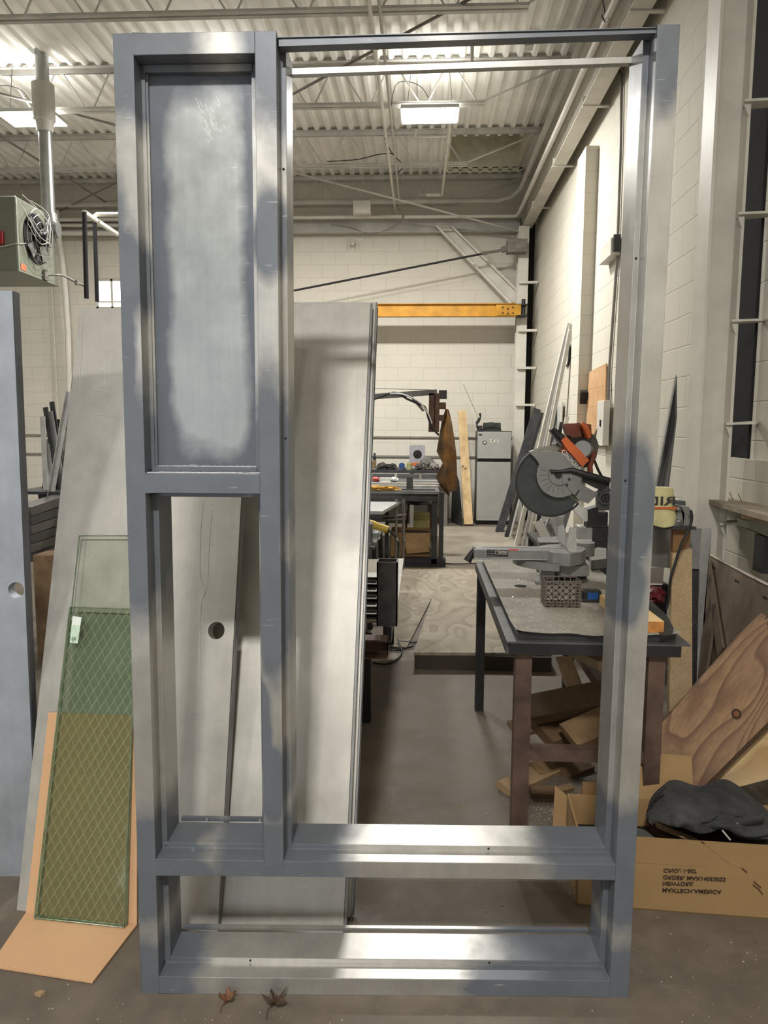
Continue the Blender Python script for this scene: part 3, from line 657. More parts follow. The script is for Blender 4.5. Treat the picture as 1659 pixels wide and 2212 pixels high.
# ---------------------------------------------------------------- leaning door slabs, glass, cardboard
def slab_metal(name, bare, prim, lo, hi, ns):
    t = NT(name); v = t.coord('Object'); m = t.ramp(t.noise(v, ns, 4, .55), [(lo, 0), (hi, 1)]); return metal_look(t, m, v, bare, prim, .14)
M_slabA = slab_metal('grey_sheet_steel', srgb(182, 179, 172), srgb(170, 167, 162), .45, .7, 1.6)
M_slabC = slab_metal('blue_grey_sheet_steel', srgb(170, 176, 184), srgb(156, 163, 173), .4, .65, 1.3)
M_edge = simple('door_edge_channel', srgb(120, 120, 120), .45, .4, .15)
def quadpts(bl, br, tr, tl, s, t_): return bl*((1-s)*(1-t_))+br*(s*(1-t_))+tr*(s*t_)+tl*((1-s)*t_)
def holed_slab(bm, c, th, hole=None, hr=.028, n=24):
    """slab with a round bored hole at (s, t) fractions"""
    bl, br, tr, tl = c; nrm = (br-bl).cross(tl-bl).normalized()
    if nrm.dot(bl-EYE) < 0: nrm = -nrm
    if not hole: return slab(bm, [bl, br, tr, tl], th)
    hs, ht = hole; ctr = quadpts(bl, br, tr, tl, hs, ht); ex = (br-bl).normalized(); ey = (tl-bl); ey = (ey-ex*ey.dot(ex)).normalized()
    cor = [bl, br, tr, tl]
    q2 = [((p-ctr).dot(ex), (p-ctr).dot(ey)) for p in cor]; outer = []; inner = []
    angs = sorted([2*math.pi*i/32-math.pi for i in range(32)]+[math.atan2(y, x) for x, y in q2])
    for q in angs:
        dx, dy = math.cos(q), math.sin(q); best = None
        for i in range(4):
            (ax, ay), (bx_, by_) = q2[i], q2[(i+1) % 4]; ux, uy = bx_-ax, by_-ay; den = dx*uy-dy*ux
            if abs(den) < 1e-9: continue
            tt = (ax*uy-ay*ux)/den; ss = (ax*dy-ay*dx)/den
            if tt > 0 and -1e-6 <= ss <= 1+1e-6 and (best is None or tt < best): best = tt
        outer.append(ctr+(ex*dx+ey*dy)*best); inner.append(ctr+(ex*dx+ey*dy)*hr)
    m = len(outer); L = []
    for off in (Vector((0, 0, 0)), nrm*th):
        L.append(([bm.verts.new(p+off) for p in outer], [bm.verts.new(p+off) for p in inner]))
    for i in range(m):
        k = (i+1) % m
        for o_, n_ in L: bm.faces.new((o_[i], o_[k], n_[k], n_[i]))
        bm.faces.new((L[0][0][i], L[0][0][k], L[1][0][k], L[1][0][i])); bm.faces.new((L[0][1][i], L[0][1][k], L[1][1][k], L[1][1][i]))
    return bm
# door C: upright blue grey slab at the left edge
Cbr = pz(80, 1893); Ctr = Vector((Cbr.x, Cbr.y+.03, 0)); Ctr.z = py(81, 628, Cbr.y+.03).z
wC = .76; ex = Vector((-1, -.05, 0)).normalized()
Cbl = Cbr+ex*wC; Ctl = Ctr+ex*wC
C = thing('door_slab', 'upright blue grey steel door slab with lock bore at the left edge', 'door slab', (Cbr+Cbl)/2, 'steel door slabs leaning behind the frame')
hc = py(37, 1274, Cbr.y+.02); hs = 1-(Cbr-hc).length*0-(abs(hc.x-Cbr.x)/wC); ht = hc.z/Ctr.z
obj('skin', holed_slab(NB(), (Cbl, Cbr, Ctr, Ctl), .042, (hs, ht), .026), M_slabC, C)
nC = (Cbr-Cbl).cross(Ctl-Cbl).normalized(); nC = nC if nC.y > 0 else -nC
bm = NB(); prism(bm, [Cbr+Vector((.001, 0, 0))+nC*.004, Cbr+Vector((.001, 0, 0))+nC*.04, Ctr+Vector((.001, 0, 0))+nC*.04, Ctr+Vector((.001, 0, 0))+nC*.004], (.002, 0, 0)); obj('edge_channel', bm, simple('dark_edge', srgb(84, 86, 90), .5, .3), C)
# door A: big light grey slab leaning back, seen left of the frame and through the sidelight
Abl = pz(36, 1966); Abr = pz(474, 1975)
Abr = pz(470, 2014); Abr.z = 0
Atl = py(172, 667, 2.72); Atr = Atl+(Abr-Abl)*1.0
A = thing('door_slab', 'tall light grey steel slab leaning behind the left jamb, round lock bore low down', 'door slab', (Abl+Abr)/2, 'steel door slabs leaning behind the frame')
# bore position measured on the slab plane
def on_plane(x, y, p0, n):
    d = ray(x, y); return EYE+d*((p0-EYE).dot(n)/d.dot(n))
nA = (Abr-Abl).cross(Atl-Abl).normalized()
hp = on_plane(469, 1362, Abl, nA); ta = hp.z/Atl.z; la = Abl+(Atl-Abl)*ta; sa = (hp.x-la.x)/(Abr-Abl).length
obj('skin', holed_slab(NB(), (Abl, Abr, Atr, Atl), .042, (sa, ta), .028), M_slabA, A)
bk = nA*(-1 if nA.y < 0 else 1)
if bk.dot(Vector((0, 1, 0))) < 0: bk = -bk
bm = NB(); e = Vector((.0012, 0, 0)); prism(bm, [Abr+e+bk*.006, Abr+e+bk*.036, Atr+e+bk*.036, Atr+e+bk*.006], (.0015, 0, 0)); obj('edge_channel', bm, M_edge, A)
M_scr = simple('chalk_scratch', srgb(214, 213, 208), .5, .2)
for pts in ([(440, 1080), (434, 1150), (432, 1240), (442, 1275), (436, 1300), (432, 1380), (434, 1470)], [(458, 1100), (452, 1180), (448, 1262), (440, 1290)], [(178, 690), (176, 760), (172, 840)], [(215, 800), (250, 812)], [(205, 842), (245, 850)], [(210, 895), (262, 902)], [(230, 765), (226, 830)]):
    P_ = [on_plane(x, y, Abl, nA)-bk*.001 for x, y in pts]
    obj('scratch', tube(NB(), smooth_path(P_, 4), .0009, 5), M_scr, A)
# door B: the wide slab seen through the door opening
Bbr = Vector((pz(741, 2018).x, pz(741, 2018).y, 0)); 
Btr = py(800, 655, 2.93)
Bbl = Bbr+Vector((-.80, .02, 0)); Btl = Btr+Vector((-.80, .02, 0)); Btl.z = py(632, 660, 2.94).z
Btl.z = Btr.z-.003
B = thing('door_slab', 'wide pale grey steel slab leaning back, seen through the open door side', 'door slab', (Bbl+Bbr)/2, 'steel door slabs leaning behind the frame')
obj('skin', slab(NB(), [Bbl, Bbr, Btr, Btl], .044), M_slabA, B)
nB = (Bbr-Bbl).cross(Btl-Bbl).normalized(); nB = nB if nB.y > 0 else -nB
e = Vector((.0015, 0, 0))
bm = NB()
for a_, b2 in ((.000, .006), (.014, .03), (.038, .044)):
    prism(bm, [Bbr+e+nB*a_, Bbr+e+nB*b2, Btr+e+nB*b2, Btr+e+nB*a_], (.008 if a_ != .014 else .001, 0, 0))
obj('edge_channel', bm, M_edge, B)
for t0, t1 in ((.58, .695), (.90, .945)):
    bm = NB(); p0 = Bbr+(Btr-Bbr)*t0+Vector((.0098, 0, 0)); p1 = Bbr+(Btr-Bbr)*t1+Vector((.0098, 0, 0)); prism(bm, [p0+nB*.001, p0+nB*.009, p1+nB*.009, p1+nB*.001], (.0005, 0, 0)); obj('hinge_cutout', bm, M_dark, B)
# second slab of the same kind standing right behind B
B2 = thing('door_slab', 'hidden steel slab standing directly behind the wide pale one, only its edge showing', 'door slab', (Bbl+Bbr)/2+nB*.06, 'steel door slabs leaning behind the frame')
o2 = nB*.052+Vector((.016, 0, 0)); o2.z = -(Bbr+nB*.052).z+.0
q = [Bbl+o2, Bbr+o2, Btr+o2+Vector((0, 0, -.01)), Btl+o2]
obj('skin', slab(NB(), q, .042), M_slabA, B2)
bm = NB(); prism(bm, [q[1]+e+nB*.0, q[1]+e+nB*.006, q[2]+e+nB*.006, q[2]+e], (.006, 0, 0)); prism(bm, [q[1]+e+nB*.036, q[1]+e+nB*.042, q[2]+e+nB*.042, q[2]+e+nB*.036], (.006, 0, 0)); obj('edge_channel', bm, M_edge, B2)
# cardboard: upright sheet leaning on slab A with its flap on the floor
def cardboard(name, c):
    t = NT(name); v = t.coord('Object'); n = t.noise(v, 3, 4); s = t.mapping((1, 1, 90)); w_ = t.noise(s, 1.2, 2)
    b_ = t.ramp(n, [(.3, tuple(x*.88 for x in c[:3])+(1,)), (.7, c)]); b_ = t.mix(t.ramp(w_, [(.4, .12), (.6, 0)]), b_, tuple(x*.7 for x in c[:3])+(1,))
    return t.set(Base_Color=b_, Roughness=.85)
M_card = cardboard('cardboard_orange', srgb(206, 164, 124)); M_card2 = cardboard('cardboard_tan', srgb(160, 128, 88))
cf = [pz(-22, 2092), pz(200, 2127), pz(299, 2010), pz(62, 1977)]
cf[2] = pz(300, 2012); 
off = -bk*.006
def onA(x, y, d=.004): p = on_plane(x, y, Abl, nA); return p-bk*d
cb = thing('cardboard_sheet', 'tan cardboard sheet folded under the wired glass, flap lying on the floor', 'cardboard', (cf[2]+cf[3])/2)
bl_, br_, tr_, tl_ = onA(62, 1979, .014), onA(300, 2000, .014), onA(300, 1545, .014), onA(110, 1538, .014)
bl_.z = br_.z = .004
obj('leaning_panel', slab(NB(), [bl_, br_, tr_, tl_], .005), M_card, cb)
fl_ = [cf[0], cf[1], Vector((br_.x, br_.y-.002, 0)), Vector((bl_.x, bl_.y-.002, 0))]
obj('floor_flap', prism(NB(), [Vector((p.x, p.y, .003)) for p in fl_], (0, 0, .005)), M_card, cb)
# wired glass, two panes
def wired(name, tint, sc_, wd=.04, op=.5):
    t = NT(name); u = t.coord('Object'); mp = t.n('ShaderNodeMapping'); t.link(u, mp.inputs[0])
    sp = t.n('ShaderNodeSeparateXYZ'); t.link(mp.outputs[0], sp.inputs[0]); out = None
    for sg in (1, -1):
        a = t.math('ADD', t.math('MULTIPLY', sp.outputs[0], sc_), t.math('MULTIPLY', sp.outputs[2], sg*sc_*.62))
        f_ = t.math('FRACT', a); m = t.math('LESS_THAN', f_, wd); out = m if out is None else t.math('MAXIMUM', out, m)
    gl = t.n('ShaderNodeBsdfGlass'); gl.inputs['IOR'].default_value = 1.05; gl.inputs['Color'].default_value = tint; gl.inputs['Roughness'].default_value = .02
    tr = t.n('ShaderNodeBsdfTransparent'); tr.inputs[0].default_value = tint
    gs = t.n('ShaderNodeBsdfGlossy'); gs.inputs['Roughness'].default_value = .05
    fr_ = t.n('ShaderNodeFresnel'); fr_.inputs[0].default_value = 1.5
    mx = t.n('ShaderNodeMixShader'); t.link(fr_.outputs[0], mx.inputs[0]); t.link(tr.outputs[0], mx.inputs[1]); t.link(gs.outputs[0], mx.inputs[2])
    wr = t.n('ShaderNodeBsdfPrincipled'); wr.inputs['Base Color'].default_value = srgb(205, 205, 170); wr.inputs['Metallic'].default_value = .5; wr.inputs['Roughness'].default_value = .35
    m2 = t.n('ShaderNodeMixShader'); t.link(t.math('MULTIPLY', out, op), m2.inputs[0]); t.link(mx.outputs[0], m2.inputs[1]); t.link(wr.outputs[0], m2.inputs[2])
    t.link(m2.outputs[0], t.t.nodes['Material Output'].inputs[0]); t.m.blend_method = 'BLEND' if hasattr(t.m, 'blend_method') else None; return t.m
M_wg1 = wired('wired_glass_green', (.82, .88, .82, 1), 34, .04, .35); M_wg2 = wired('wired_glass_back', (.96, .975, .955, 1), 66, .07, .2)
M_gedge = simple('glass_edge_green', srgb(112, 128, 100), .15, 0, .3, 40)
def pane(label, px4, d, mat, th=.006):
    c4 = [onA(x, y, d) for x, y in px4]
    g = thing('wired_glass', label, 'glass pane', (c4[0]+c4[1])/2, 'wired glass panes on the cardboard')
    for p in c4[:2]: p.z = max(p.z, .012)
    obj('pane', slab(NB(), c4, th), mat, g)
    bm = NB(); tube(bm, c4+[c4[0]], .0028, 6); obj('ground_edge', bm, M_gedge, g); return g, c4
g1, c1 = pane('front wired glass pane with white sticker, greenish, leaning on cardboard', [(90, 1992), (280, 2008), (305, 1318), (163, 1313)], .034, M_wg1)
g2, c2 = pane('taller wired glass pane behind the sticker one, fine mesh showing at its top', [(93, 1990), (282, 2006), (305, 1160), (180, 1160)], .024, M_wg2)
st = [onA(x, y, .0345) for x, y in ((163, 1389), (180, 1391), (188, 1335), (169, 1332))]
sk = obj('sticker', slab(NB(), st, .0006), simple('white_sticker', srgb(222, 230, 222), .6, 0, .03), g1)
cc = onA(172, 1381, .0352); obj('sticker_seal', disc_ring(NB(), cc, .0075, .0062, .0003, -bk), M_black, sk)
lay_text('UL', .007, cc+Vector((-.004, 0, -.002)), (1, 0, 0), (0, .3, 1), 'sticker_letters', M_black, sk)
# off-cuts of steel, rack and wood in the gap between slab C and slab A
M_lite = simple('bright_aluminium', srgb(190, 190, 188), .35, .5, .15); M_dk = simple('dark_steel', srgb(62, 63, 66), .45, .4, .3)
M_rust = simple('rusty_steel', srgb(96, 72, 60), .7, .2, .35, 12)
lx = lambda x, y, Y: py(x, y, Y)
bars = [((160, 812), (131, 1080), M_dk), ((146, 846), (106, 1072), M_lite), ((112, 868), (140, 1060), M_dk), ((98, 880), (128, 1065), M_dk), ((104, 890), (136, 1075), M_lite), ((120, 905), (92, 1070), M_dk),
        ((92, 900), (100, 1078), M_lite), ((138, 900), (148, 1060), M_dk), ((150, 850), (152, 1040), M_lite), ((96, 950), (112, 1070), M_lite), ((125, 940), (108, 1074), M_dk), ((134, 930), (118, 1070), M_lite)]
cnt = {}
for i, (a, b_, m) in enumerate(sorted(bars, key=lambda q_: q_[0][0])):
    k = cnt.get(m.name, 0); cnt[m.name] = k+1
    bm = NB(); yo = 5.02 if a == (146, 846) else 5.12+.035*i
    p_, q_ = lx(*b_, yo), lx(*a, yo+.1)
    if i % 2: angle(bm, p_, q_, .035, .03, .004, (0, -1, 0))
    else: beam(bm, p_, q_, .034, .012, (0, -1, 0))
    tag(obj('steel_angle', bm, m), '%s bar in the off-cut rack, %s of its colour there' % (('pale' if m is M_lite else 'dark'), ORD[min(k, 5)]), 'metal bar', 'pale bars in the off-cut rack' if m is M_lite else 'dark bars in the off-cut rack')
rk = thing('offcut_rack', 'dark steel rack holding bars between the two left slabs', 'rack', (-2.7, 5.3, 0))
p = lx(84, 1062, 5.0); obj('shelf', box(NB(), (p.x-.2, 5.0, p.z-.02), (lx(140, 1062, 5).x+.25, 5.7, p.z)), M_dk, rk)
for x in (88, 150): q = lx(x, 1062, 5.05); obj('leg', box(NB(), (q.x-.02, 5.05, 0), (q.x+.02, 5.09, q.z-.0)), M_dk, rk)
for x in (88, 150): q = lx(x, 1062, 5.6); obj('leg', box(NB(), (q.x-.02, 5.6, 0), (q.x+.02, 5.64, q.z-.0)), M_dk, rk)
for i in range(6):
    y0_ = 1098+i*20; bm = NB(); channel(bm, lx(70, y0_+16, 4.6), lx(150, y0_-12, 5.0), .12, .056, .005, (0, 0, 1), -1)
    tag(obj('steel_channel', bm, simple('low_grey_steel', srgb(84, 83, 82), .5, .3) if i % 2 else simple('mid_grey_steel', srgb(104, 102, 98), .5, .3)), 'dark channel stacked low between the left slabs, %s' % TOPS[5-i], 'steel channel', 'stacked steel channels at the left')
bm = NB(); q = lx(105, 1240, 4.5); box(bm, (q.x-.1, 4.5, 0), (q.x+.12, 4.8, q.z+.12)); bev(bm, .006)
tag(obj('wood_crate', bm, simple('old_wood', srgb(122, 98, 72), .8, 0, .3, 9)), 'old brown wooden crate under the channels at left', 'crate')
tag(obj('red_rag', bev(box(NB(), tuple(lx(112, 1098, 4.95)), tuple(lx(136, 1078, 4.99))), .01), simple('red_cloth', srgb(190, 36, 44), .8)), 'small red rag among the off-cuts at left', 'rag')
# ---------------------------------------------------------------- back of the shop, seen through the door opening
from mathutils import noise as mnoise
def lump(bm, c, r, seed=0, amp=.25, fr=2.2, n=3):
    """irregular soft lump, radii r=(rx,ry,rz)"""
    g = bmesh.ops.create_icosphere(bm, subdivisions=n, radius=1)
    for v in g['verts']:
        d = v.co.normalized(); k = 1+amp*mnoise.noise(d*fr+Vector((seed*7.3, seed, 0)))*1.6
        v.co = Vector(c)+Vector((d.x*r[0]*k, d.y*r[1]*k, d.z*r[2]*k))
    return bm
M_woodn = simple('raw_pine', srgb(196, 160, 112), .7, 0, .15, 7)
M_woodd = simple('dusty_lumber', srgb(150, 122, 88), .8, 0, .2, 8)
M_ply = None
def plywood(name, c1, c2, sc=1.6, stretch=(1, .25, 1), rough=.75):
    t = NT(name); v = t.mapping(stretch); n = t.noise(v, sc, 3, .5, .6)
    w_ = t.n('ShaderNodeTexWave', wave_type='RINGS'); w_.inputs['Scale'].default_value = sc*1.3; w_.inputs['Distortion'].default_value = 9; w_.inputs['Detail'].default_value = 3
    w_.inputs['Detail Scale'].default_value = .8; t.link(v, w_.inputs['Vector'])
    c = t.mix(t.ramp(w_.outputs['Color'], [(.2, 0), (.8, 1)]), c1, c2); d = t.noise(t.coord('Object'), 3, 5)
    c = t.mix(t.ramp(d, [(.3, .4), (.65, 0)]), c, tuple(x*.6 for x in c1[:3])+(1,))
    t.set(Base_Color=c, Roughness=rough); return t.m
M_ply = grain('dusty_plywood_floor', srgb(158, 149, 132), srgb(124, 114, 98), srgb(128, 120, 106), (1, .45, 1), (0, 0, 0), 11, 2.2, .8, .5)
# low plywood platform and thin sheets on the floor
pf = thing('plywood_platform', 'low wooden platform topped with swirly grained plywood in the aisle', 'platform', (.4, 5.3, 0))
pl = [(-.04, 4.47), (.14, 6.5), (.84, 6.5), (.82, 4.52)]
obj('top_sheet', prism(NB(), [Vector((x, y, .092)) for x, y in pl], (0, 0, .018)), M_ply, pf)
bm = NB(); box(bm, (-.035, 4.48, 0), (.81, 4.53, .092)); prism(bm, [Vector((-.03, 4.53, 0)), Vector((.02, 4.53, 0)), Vector((.19, 6.45, 0)), Vector((.14, 6.45, 0))], (0, 0, .092)); box(bm, (.76, 4.6, 0), (.80, 6.4, .092)); obj('base_timber', bm, simple('dark_timber', srgb(62, 52, 44), .8), pf)
tag(obj('plywood_sheet', prism(NB(), [Vector(p) for p in ((-.22, 4.9, .002), (-.09, 4.9, .002), (.12, 6.55, .002), (1.0, 6.55, .002), (1.1, 7.75, .002), (-.28, 7.75, .002))], (0, 0, .012)), M_ply), 'thin plywood sheet lying on the floor behind the low platform', 'plywood sheet')
M_tan = simple('worn_board_floor', srgb(146, 138, 124), .8, 0, .2, 2)
tag(obj('floor_board', prism(NB(), [Vector(p) for p in ((.2, 8.1, .001), (1.15, 8.1, .001), (1.3, 11.2, .001), (.25, 11.2, .001))], (0, 0, .004)), M_tan), 'worn pale board flooring in front of the fridge', 'floor board')
pipe('black cord lying across the floor behind the platform', [py(928, 1185, 7.9), pz(940, 1205, .01), pz(958, 1216, .01), pz(1000, 1218, .02), pz(1070, 1214, .02)], .008, M_black, 'cord', 'power_cord', None, 6, True)
# fridge
M_fr = simple('fridge_silver', srgb(168, 168, 164), .4, .25, .05, 6); M_frb = simple('fridge_black', srgb(26, 25, 25), .4)
fy_ = 11.45; fl0 = pz(1029, 1134); fr0 = pz(1101, 1133); fx0, fx1 = py(1029, 1100, fy_).x, py(1101, 1100, fy_).x
zt = py(1065, 931, fy_).z; zs0 = py(1065, 990, fy_).z; zs1 = py(1065, 998, fy_).z; zb = py(1065, 1124, fy_).z
fg = thing('refrigerator', 'silver two door refrigerator against the far wall', 'refrigerator', ((fx0+fx1)/2, fy_+.3, 0))
obj('cabinet', bev(box(NB(), (fx0+.005, fy_+.05, 0), (fx1+.01, fy_+.58, zt)), .006), M_frb, fg)
fd = obj('freezer_door', bev(box(NB(), (fx0, fy_, zs0), (fx1, fy_+.05, zt-.012)), .006), M_fr, fg)
obj('main_door', bev(box(NB(), (fx0, fy_, zb), (fx1, fy_+.05, zs1)), .006), M_fr, fg)
p = py(1047, 956, fy_-.004)
obj('round_magnet', cyl(NB(), p, .03, .004, (0, 1, 0), 20), M_frb, fd); obj('round_magnet_face', cyl(NB(), p-Vector((0, .004, 0)), .018, .004, (0, 1, 0), 16), simple('magnet_white', srgb(210, 210, 205), .5), fd)
bm = NB()
for k in range(5): a = py(1059+k*4, 951-(1 if k % 2 else 0), fy_-.003); box(bm, (a.x, a.y, a.z-.035), (a.x+.016, a.y+.003, a.z+.005))
prism(bm, q3([(1057, 947), (1068, 950), (1077, 947), (1075, 952), (1068, 953), (1060, 952)], fy_-.003), (0, .002, 0)); obj('magnet_sign', bm, M_white, fd)
bm = NB(); a = py(1034, 938, fy_-.003); box(bm, (a.x, a.y, a.z-.02), (a.x+.05, a.y+.003, a.z+.005)); obj('badge', bm, M_dk, fd)
bm = NB(); a = py(1041, 930, 11.6); b2 = py(1083, 914, 11.6); tube(bm, [(a.x+.02, 11.62, zt+.065), (b2.x-.01, 11.62, zt+.065)], .062, 18); lump(bm, ((a.x+b2.x)/2, 11.6, zt+.08), (.13, .05, .055), 2, .1); box(bm, (a.x+.0, 11.57, zt+.001), (b2.x, 11.68, zt+.03))
tag(obj('portable_speaker', bm, simple('speaker_fabric', srgb(40, 46, 40), .8), smooth=True), 'dark green barrel shaped portable speaker on top of the fridge', 'speaker')
bm = NB(); tube(bm, smooth_path([py(1033, 930, 11.5)+Vector((0, 0, .0)), py(1030, 918, 11.5), py(1036, 908, 11.5), py(1038, 897, 11.5)], 5), .012, 8); lump(bm, py(1037, 895, 11.5), (.02, .02, .025), 1, .1, 2, 2); box(bm, (fx0+.0, 11.47, zt+.001), (fx0+.07, 11.54, zt+.08)); tube(bm, [py(1028, 915, 11.5), py(1035, 903, 11.5)], .016, 6)
tag(obj('bent_lamp', bm, M_black), 'small black gooseneck clamp on the left front corner of the fridge', 'gooseneck')
pipe('thin pale rod leaning up left from the top of the fridge', [py(1034, 905, 11.5), py(1001, 830, 11.9)], .0045, M_rod, 'rod', 'thin_rod', None, 5)
# plank left of the fridge, dark sheet beside it
a, b_ = pz(1012, 1136), py(998, 888, 12.05)
pk = thing('wooden_plank', 'knotty pine plank leaning on the far wall left of the fridge', 'plank', (a.x, a.y, 0))
t = NT('knotty_pine'); v = t.mapping((1, 1, .2)); n = t.noise(v, 14, 4); kn = t.n('ShaderNodeTexVoronoi'); kn.inputs['Scale'].default_value = 4.5; t.link(t.coord('Object'), kn.inputs['Vector'])
cc_ = t.mix(t.ramp(kn.outputs['Distance'], [(.07, .9), (.13, 0)]), t.ramp(n, [(.3, srgb(170, 142, 100)), (.7, srgb(205, 178, 132))]), srgb(92, 66, 44)); t.set(Base_Color=cc_, Roughness=.7); M_knot = t.m
obj('board', beam(NB(), (a.x, a.y, .02), b_, .135, .04, (0, 1, 0)), M_knot, pk)
bm = NB(); prism(bm, [pz(974, 1128), pz(1000, 1138), py(992, 1040, 11.85), py(978, 1000, 11.85)], (0, .015, 0)); tag(obj('leaning_sheet', bm, M_dk), 'dark sheet leaning beside the knotty plank', 'panel')
# back workbench
wz = .85
wb = thing('workbench', 'long dark workbench along the far wall covered with tools', 'workbench', (-1, 11.6, 0))
obj('worktop', box(NB(), (-2.6, 11.15, wz-.04), (.42, 12.0, wz)), M_dk, wb)
for x in (-2.5, -1.3, -.15, .36): obj('leg', box(NB(), (x-.03, 11.2, 0), (x+.03, 11.26, wz-.04)), M_rod, wb)
for x0 in (-1.1, -.75, -.38, 0): obj('drawer', bev(box(NB(), (x0, 11.13, wz-.24), (x0+.34, 11.16, wz-.05)), .006), simple('drawer_grey', srgb(86, 88, 90), .5, .3), wb)
obj('lower_shelf', box(NB(), (-2.5, 11.3, .3), (.36, 11.9, .33)), M_dk, wb)
def on(x, y, Y, z): p = py(x, y, Y); return Vector((p.x, Y, z))
bx = thing('wheel_box', 'grey retail box with black wheel picture and orange base band on the back workbench', 'box', on(900, 1000, 11.75, wz))
a, b2 = py(884, 998, 11.75), py(918, 963, 11.75)
zo = wz+.001; h_ = b2.z-a.z+.02
obj('carton', bev(box(NB(), (a.x, 11.75, zo), (b2.x, 11.92, zo+h_+.09)), .003), simple('box_grey_print', srgb(158, 156, 160), .5, 0, .1, 12), bx)
obj('orange_band', box(NB(), (a.x-.001, 11.747, zo+.04), (b2.x+.001, 11.75, zo+.085)), simple('orange_print', srgb(206, 104, 50), .5), bx)
obj('printed_wheel', cyl(NB(), (a.x+.13, 11.749, zo+.22), .068, .003, (0, -1, 0), 24), M_frb, bx)
items = [('blue_jar', 'blue plastic jar on the back workbench', 'jar', 868, 11.4, 'c', .045, .10, srgb(40, 72, 120)), ('yellow_can', 'small yellow green tin beside the blue jar', 'tin', 884, 11.45, 'c', .04, .11, srgb(150, 150, 100)),
         ('tool_case', 'brown tool case at the left end of the back workbench', 'case', 800, 11.5, 'b', .09, .13, srgb(120, 96, 66)), ('spray_can', 'thin dark spray can standing behind the brown case', 'can', 809, 11.6, 'c', .025, .24, srgb(44, 44, 46))]
for nm, lb, ct, x, Y, k, r, h_, c in items:
    p = on(x, 1010, Y, wz); bm = NB()
    if k == 'c': lathe(bm, p, [(r, 0), (r, h_*.8), (r*.7, h_*.88), (r*.7, h_)], (0, 0, 1), 16)
    else: box(bm, p-Vector((r, r*.6, 0)), p+Vector((r, r*.6, h_))); bev(bm, .008)
    tag(obj(nm, bm, simple(nm+'_skin', c, .5)), lb, ct)
for i, (x, rx, rz, c, lb) in enumerate([(925, .11, .10, (110, 108, 104), 'crumpled grey respirator bag right of the wheel box on the back workbench'), (905, .06, .05, (70, 68, 64), 'small dark rag heap under the wheel box front'), (938, .07, .06, (128, 124, 118), 'pale crumpled rag at the right end of the back workbench'), (845, .08, .05, (52, 50, 48), 'black angle grinder lying left of the blue jar'), (826, .09, .055, (64, 60, 56), 'dark cloth heap by the brown case')]):
    p = on(x, 1005, 11.38 if i != 0 else 11.5, wz+rz*.8); tag(obj('rag_heap' if 'grinder' not in lb else 'angle_grinder', lump(NB(), p, (rx, .07, rz), i, .35, 2.6), simple('heap_%d' % i if False else 'rag_cloth', srgb(*c), .8, 0, .25, 20), smooth=True), lb, 'grinder' if 'grinder' in lb else 'rag')
random.seed(21)
for i in range(22):
    x = 800+i*7+random.uniform(-3, 3); Y = random.uniform(11.2, 11.35); p = on(x, 1012, Y, wz+.012); q = p+Vector((random.uniform(-.09, .09), random.uniform(0, .08), random.uniform(0, .02)))
    bm = NB(); tube(bm, [p, p+(q-p)*.7, q], .008, 6, True, [.011, .007, .012]); tag(obj('hand_tool', bm, random.choice([M_dk, M_black, M_lite, M_rust])), 'small hand tool strewn along the front of the back workbench', 'hand tool', 'hand tools on the back workbench')
# welding boom with hanging leather apron
by = 8.6
bo = thing('boom_arm', 'grey steel swing boom with hoses reaching over the benches', 'boom arm', py(805, 855, by))
obj('arm', beam(NB(), py(735, 862, by), py(944, 847, by), .06, .06), simple('grey_tube_steel', srgb(104, 102, 100), .5, .3, .2), bo)
bm = NB(); za = py(0, 928, by).z; zb9 = py(0, 847, by).z; xa = py(926, 0, by).x; box(bm, (py(926, 900, by).x, by-.03, za+.05), (py(938, 900, by).x, by+.03, zb9)); box(bm, (py(940, 900, by).x, by-.035, za), (py(949, 900, by).x, by+.04, zb9)); box(bm, (py(926, 900, by).x, by+.03, za+.0), (py(949, 900, by).x, by+.04, zb9)); box(bm, (py(949, 900, by).x, by-.02, py(0, 880, by).z), (py(963, 900, by).x, by+.02, py(0, 866, by).z)); box(bm, (py(949, 900, by).x, by-.02, py(0, 905, by).z), (py(960, 900, by).x, by+.02, py(0, 892, by).z)); obj('mast_end', bm, M_rust, bo)
a = py(948, 843, by); b2 = py(965, 862, by); obj('end_plate', box(NB(), (a.x, by-.03, b2.z), (b2.x, by+.03, a.z)), M_dk, bo)
xm_ = py(735, 860, by).x; obj('mast', box(NB(), (xm_-.05, by-.05, 0), (xm_+.05, by+.05, py(735, 840, by).z)), M_rod, bo)
obj('strut', beam(NB(), py(887, 855, by), py(915, 888, by), .03, .03), M_rod, bo)
obj('hose', tube(NB(), smooth_path([py(800, 866, by-.05), py(850, 848, by-.05), py(880, 862, by-.05), py(905, 873, by-.05), py(918, 880, by-.05), py(926, 905, by-.05), py(935, 925, by-.05), py(948, 940, by-.05)], 6), .012, 8), M_black, bo)
obj('hose', tube(NB(), smooth_path([py(842, 850, by-.06), py(870, 852, by-.06), py(905, 868, by-.06), py(925, 895, by-.06), py(933, 915, by-.06)], 6), .009, 8), M_lite, bo)
pipe('thin wire strung left from the boom end', [py(760, 838, by+.2), py(932, 842, by)], .004, M_black, 'wire', 'wire', None, 5)
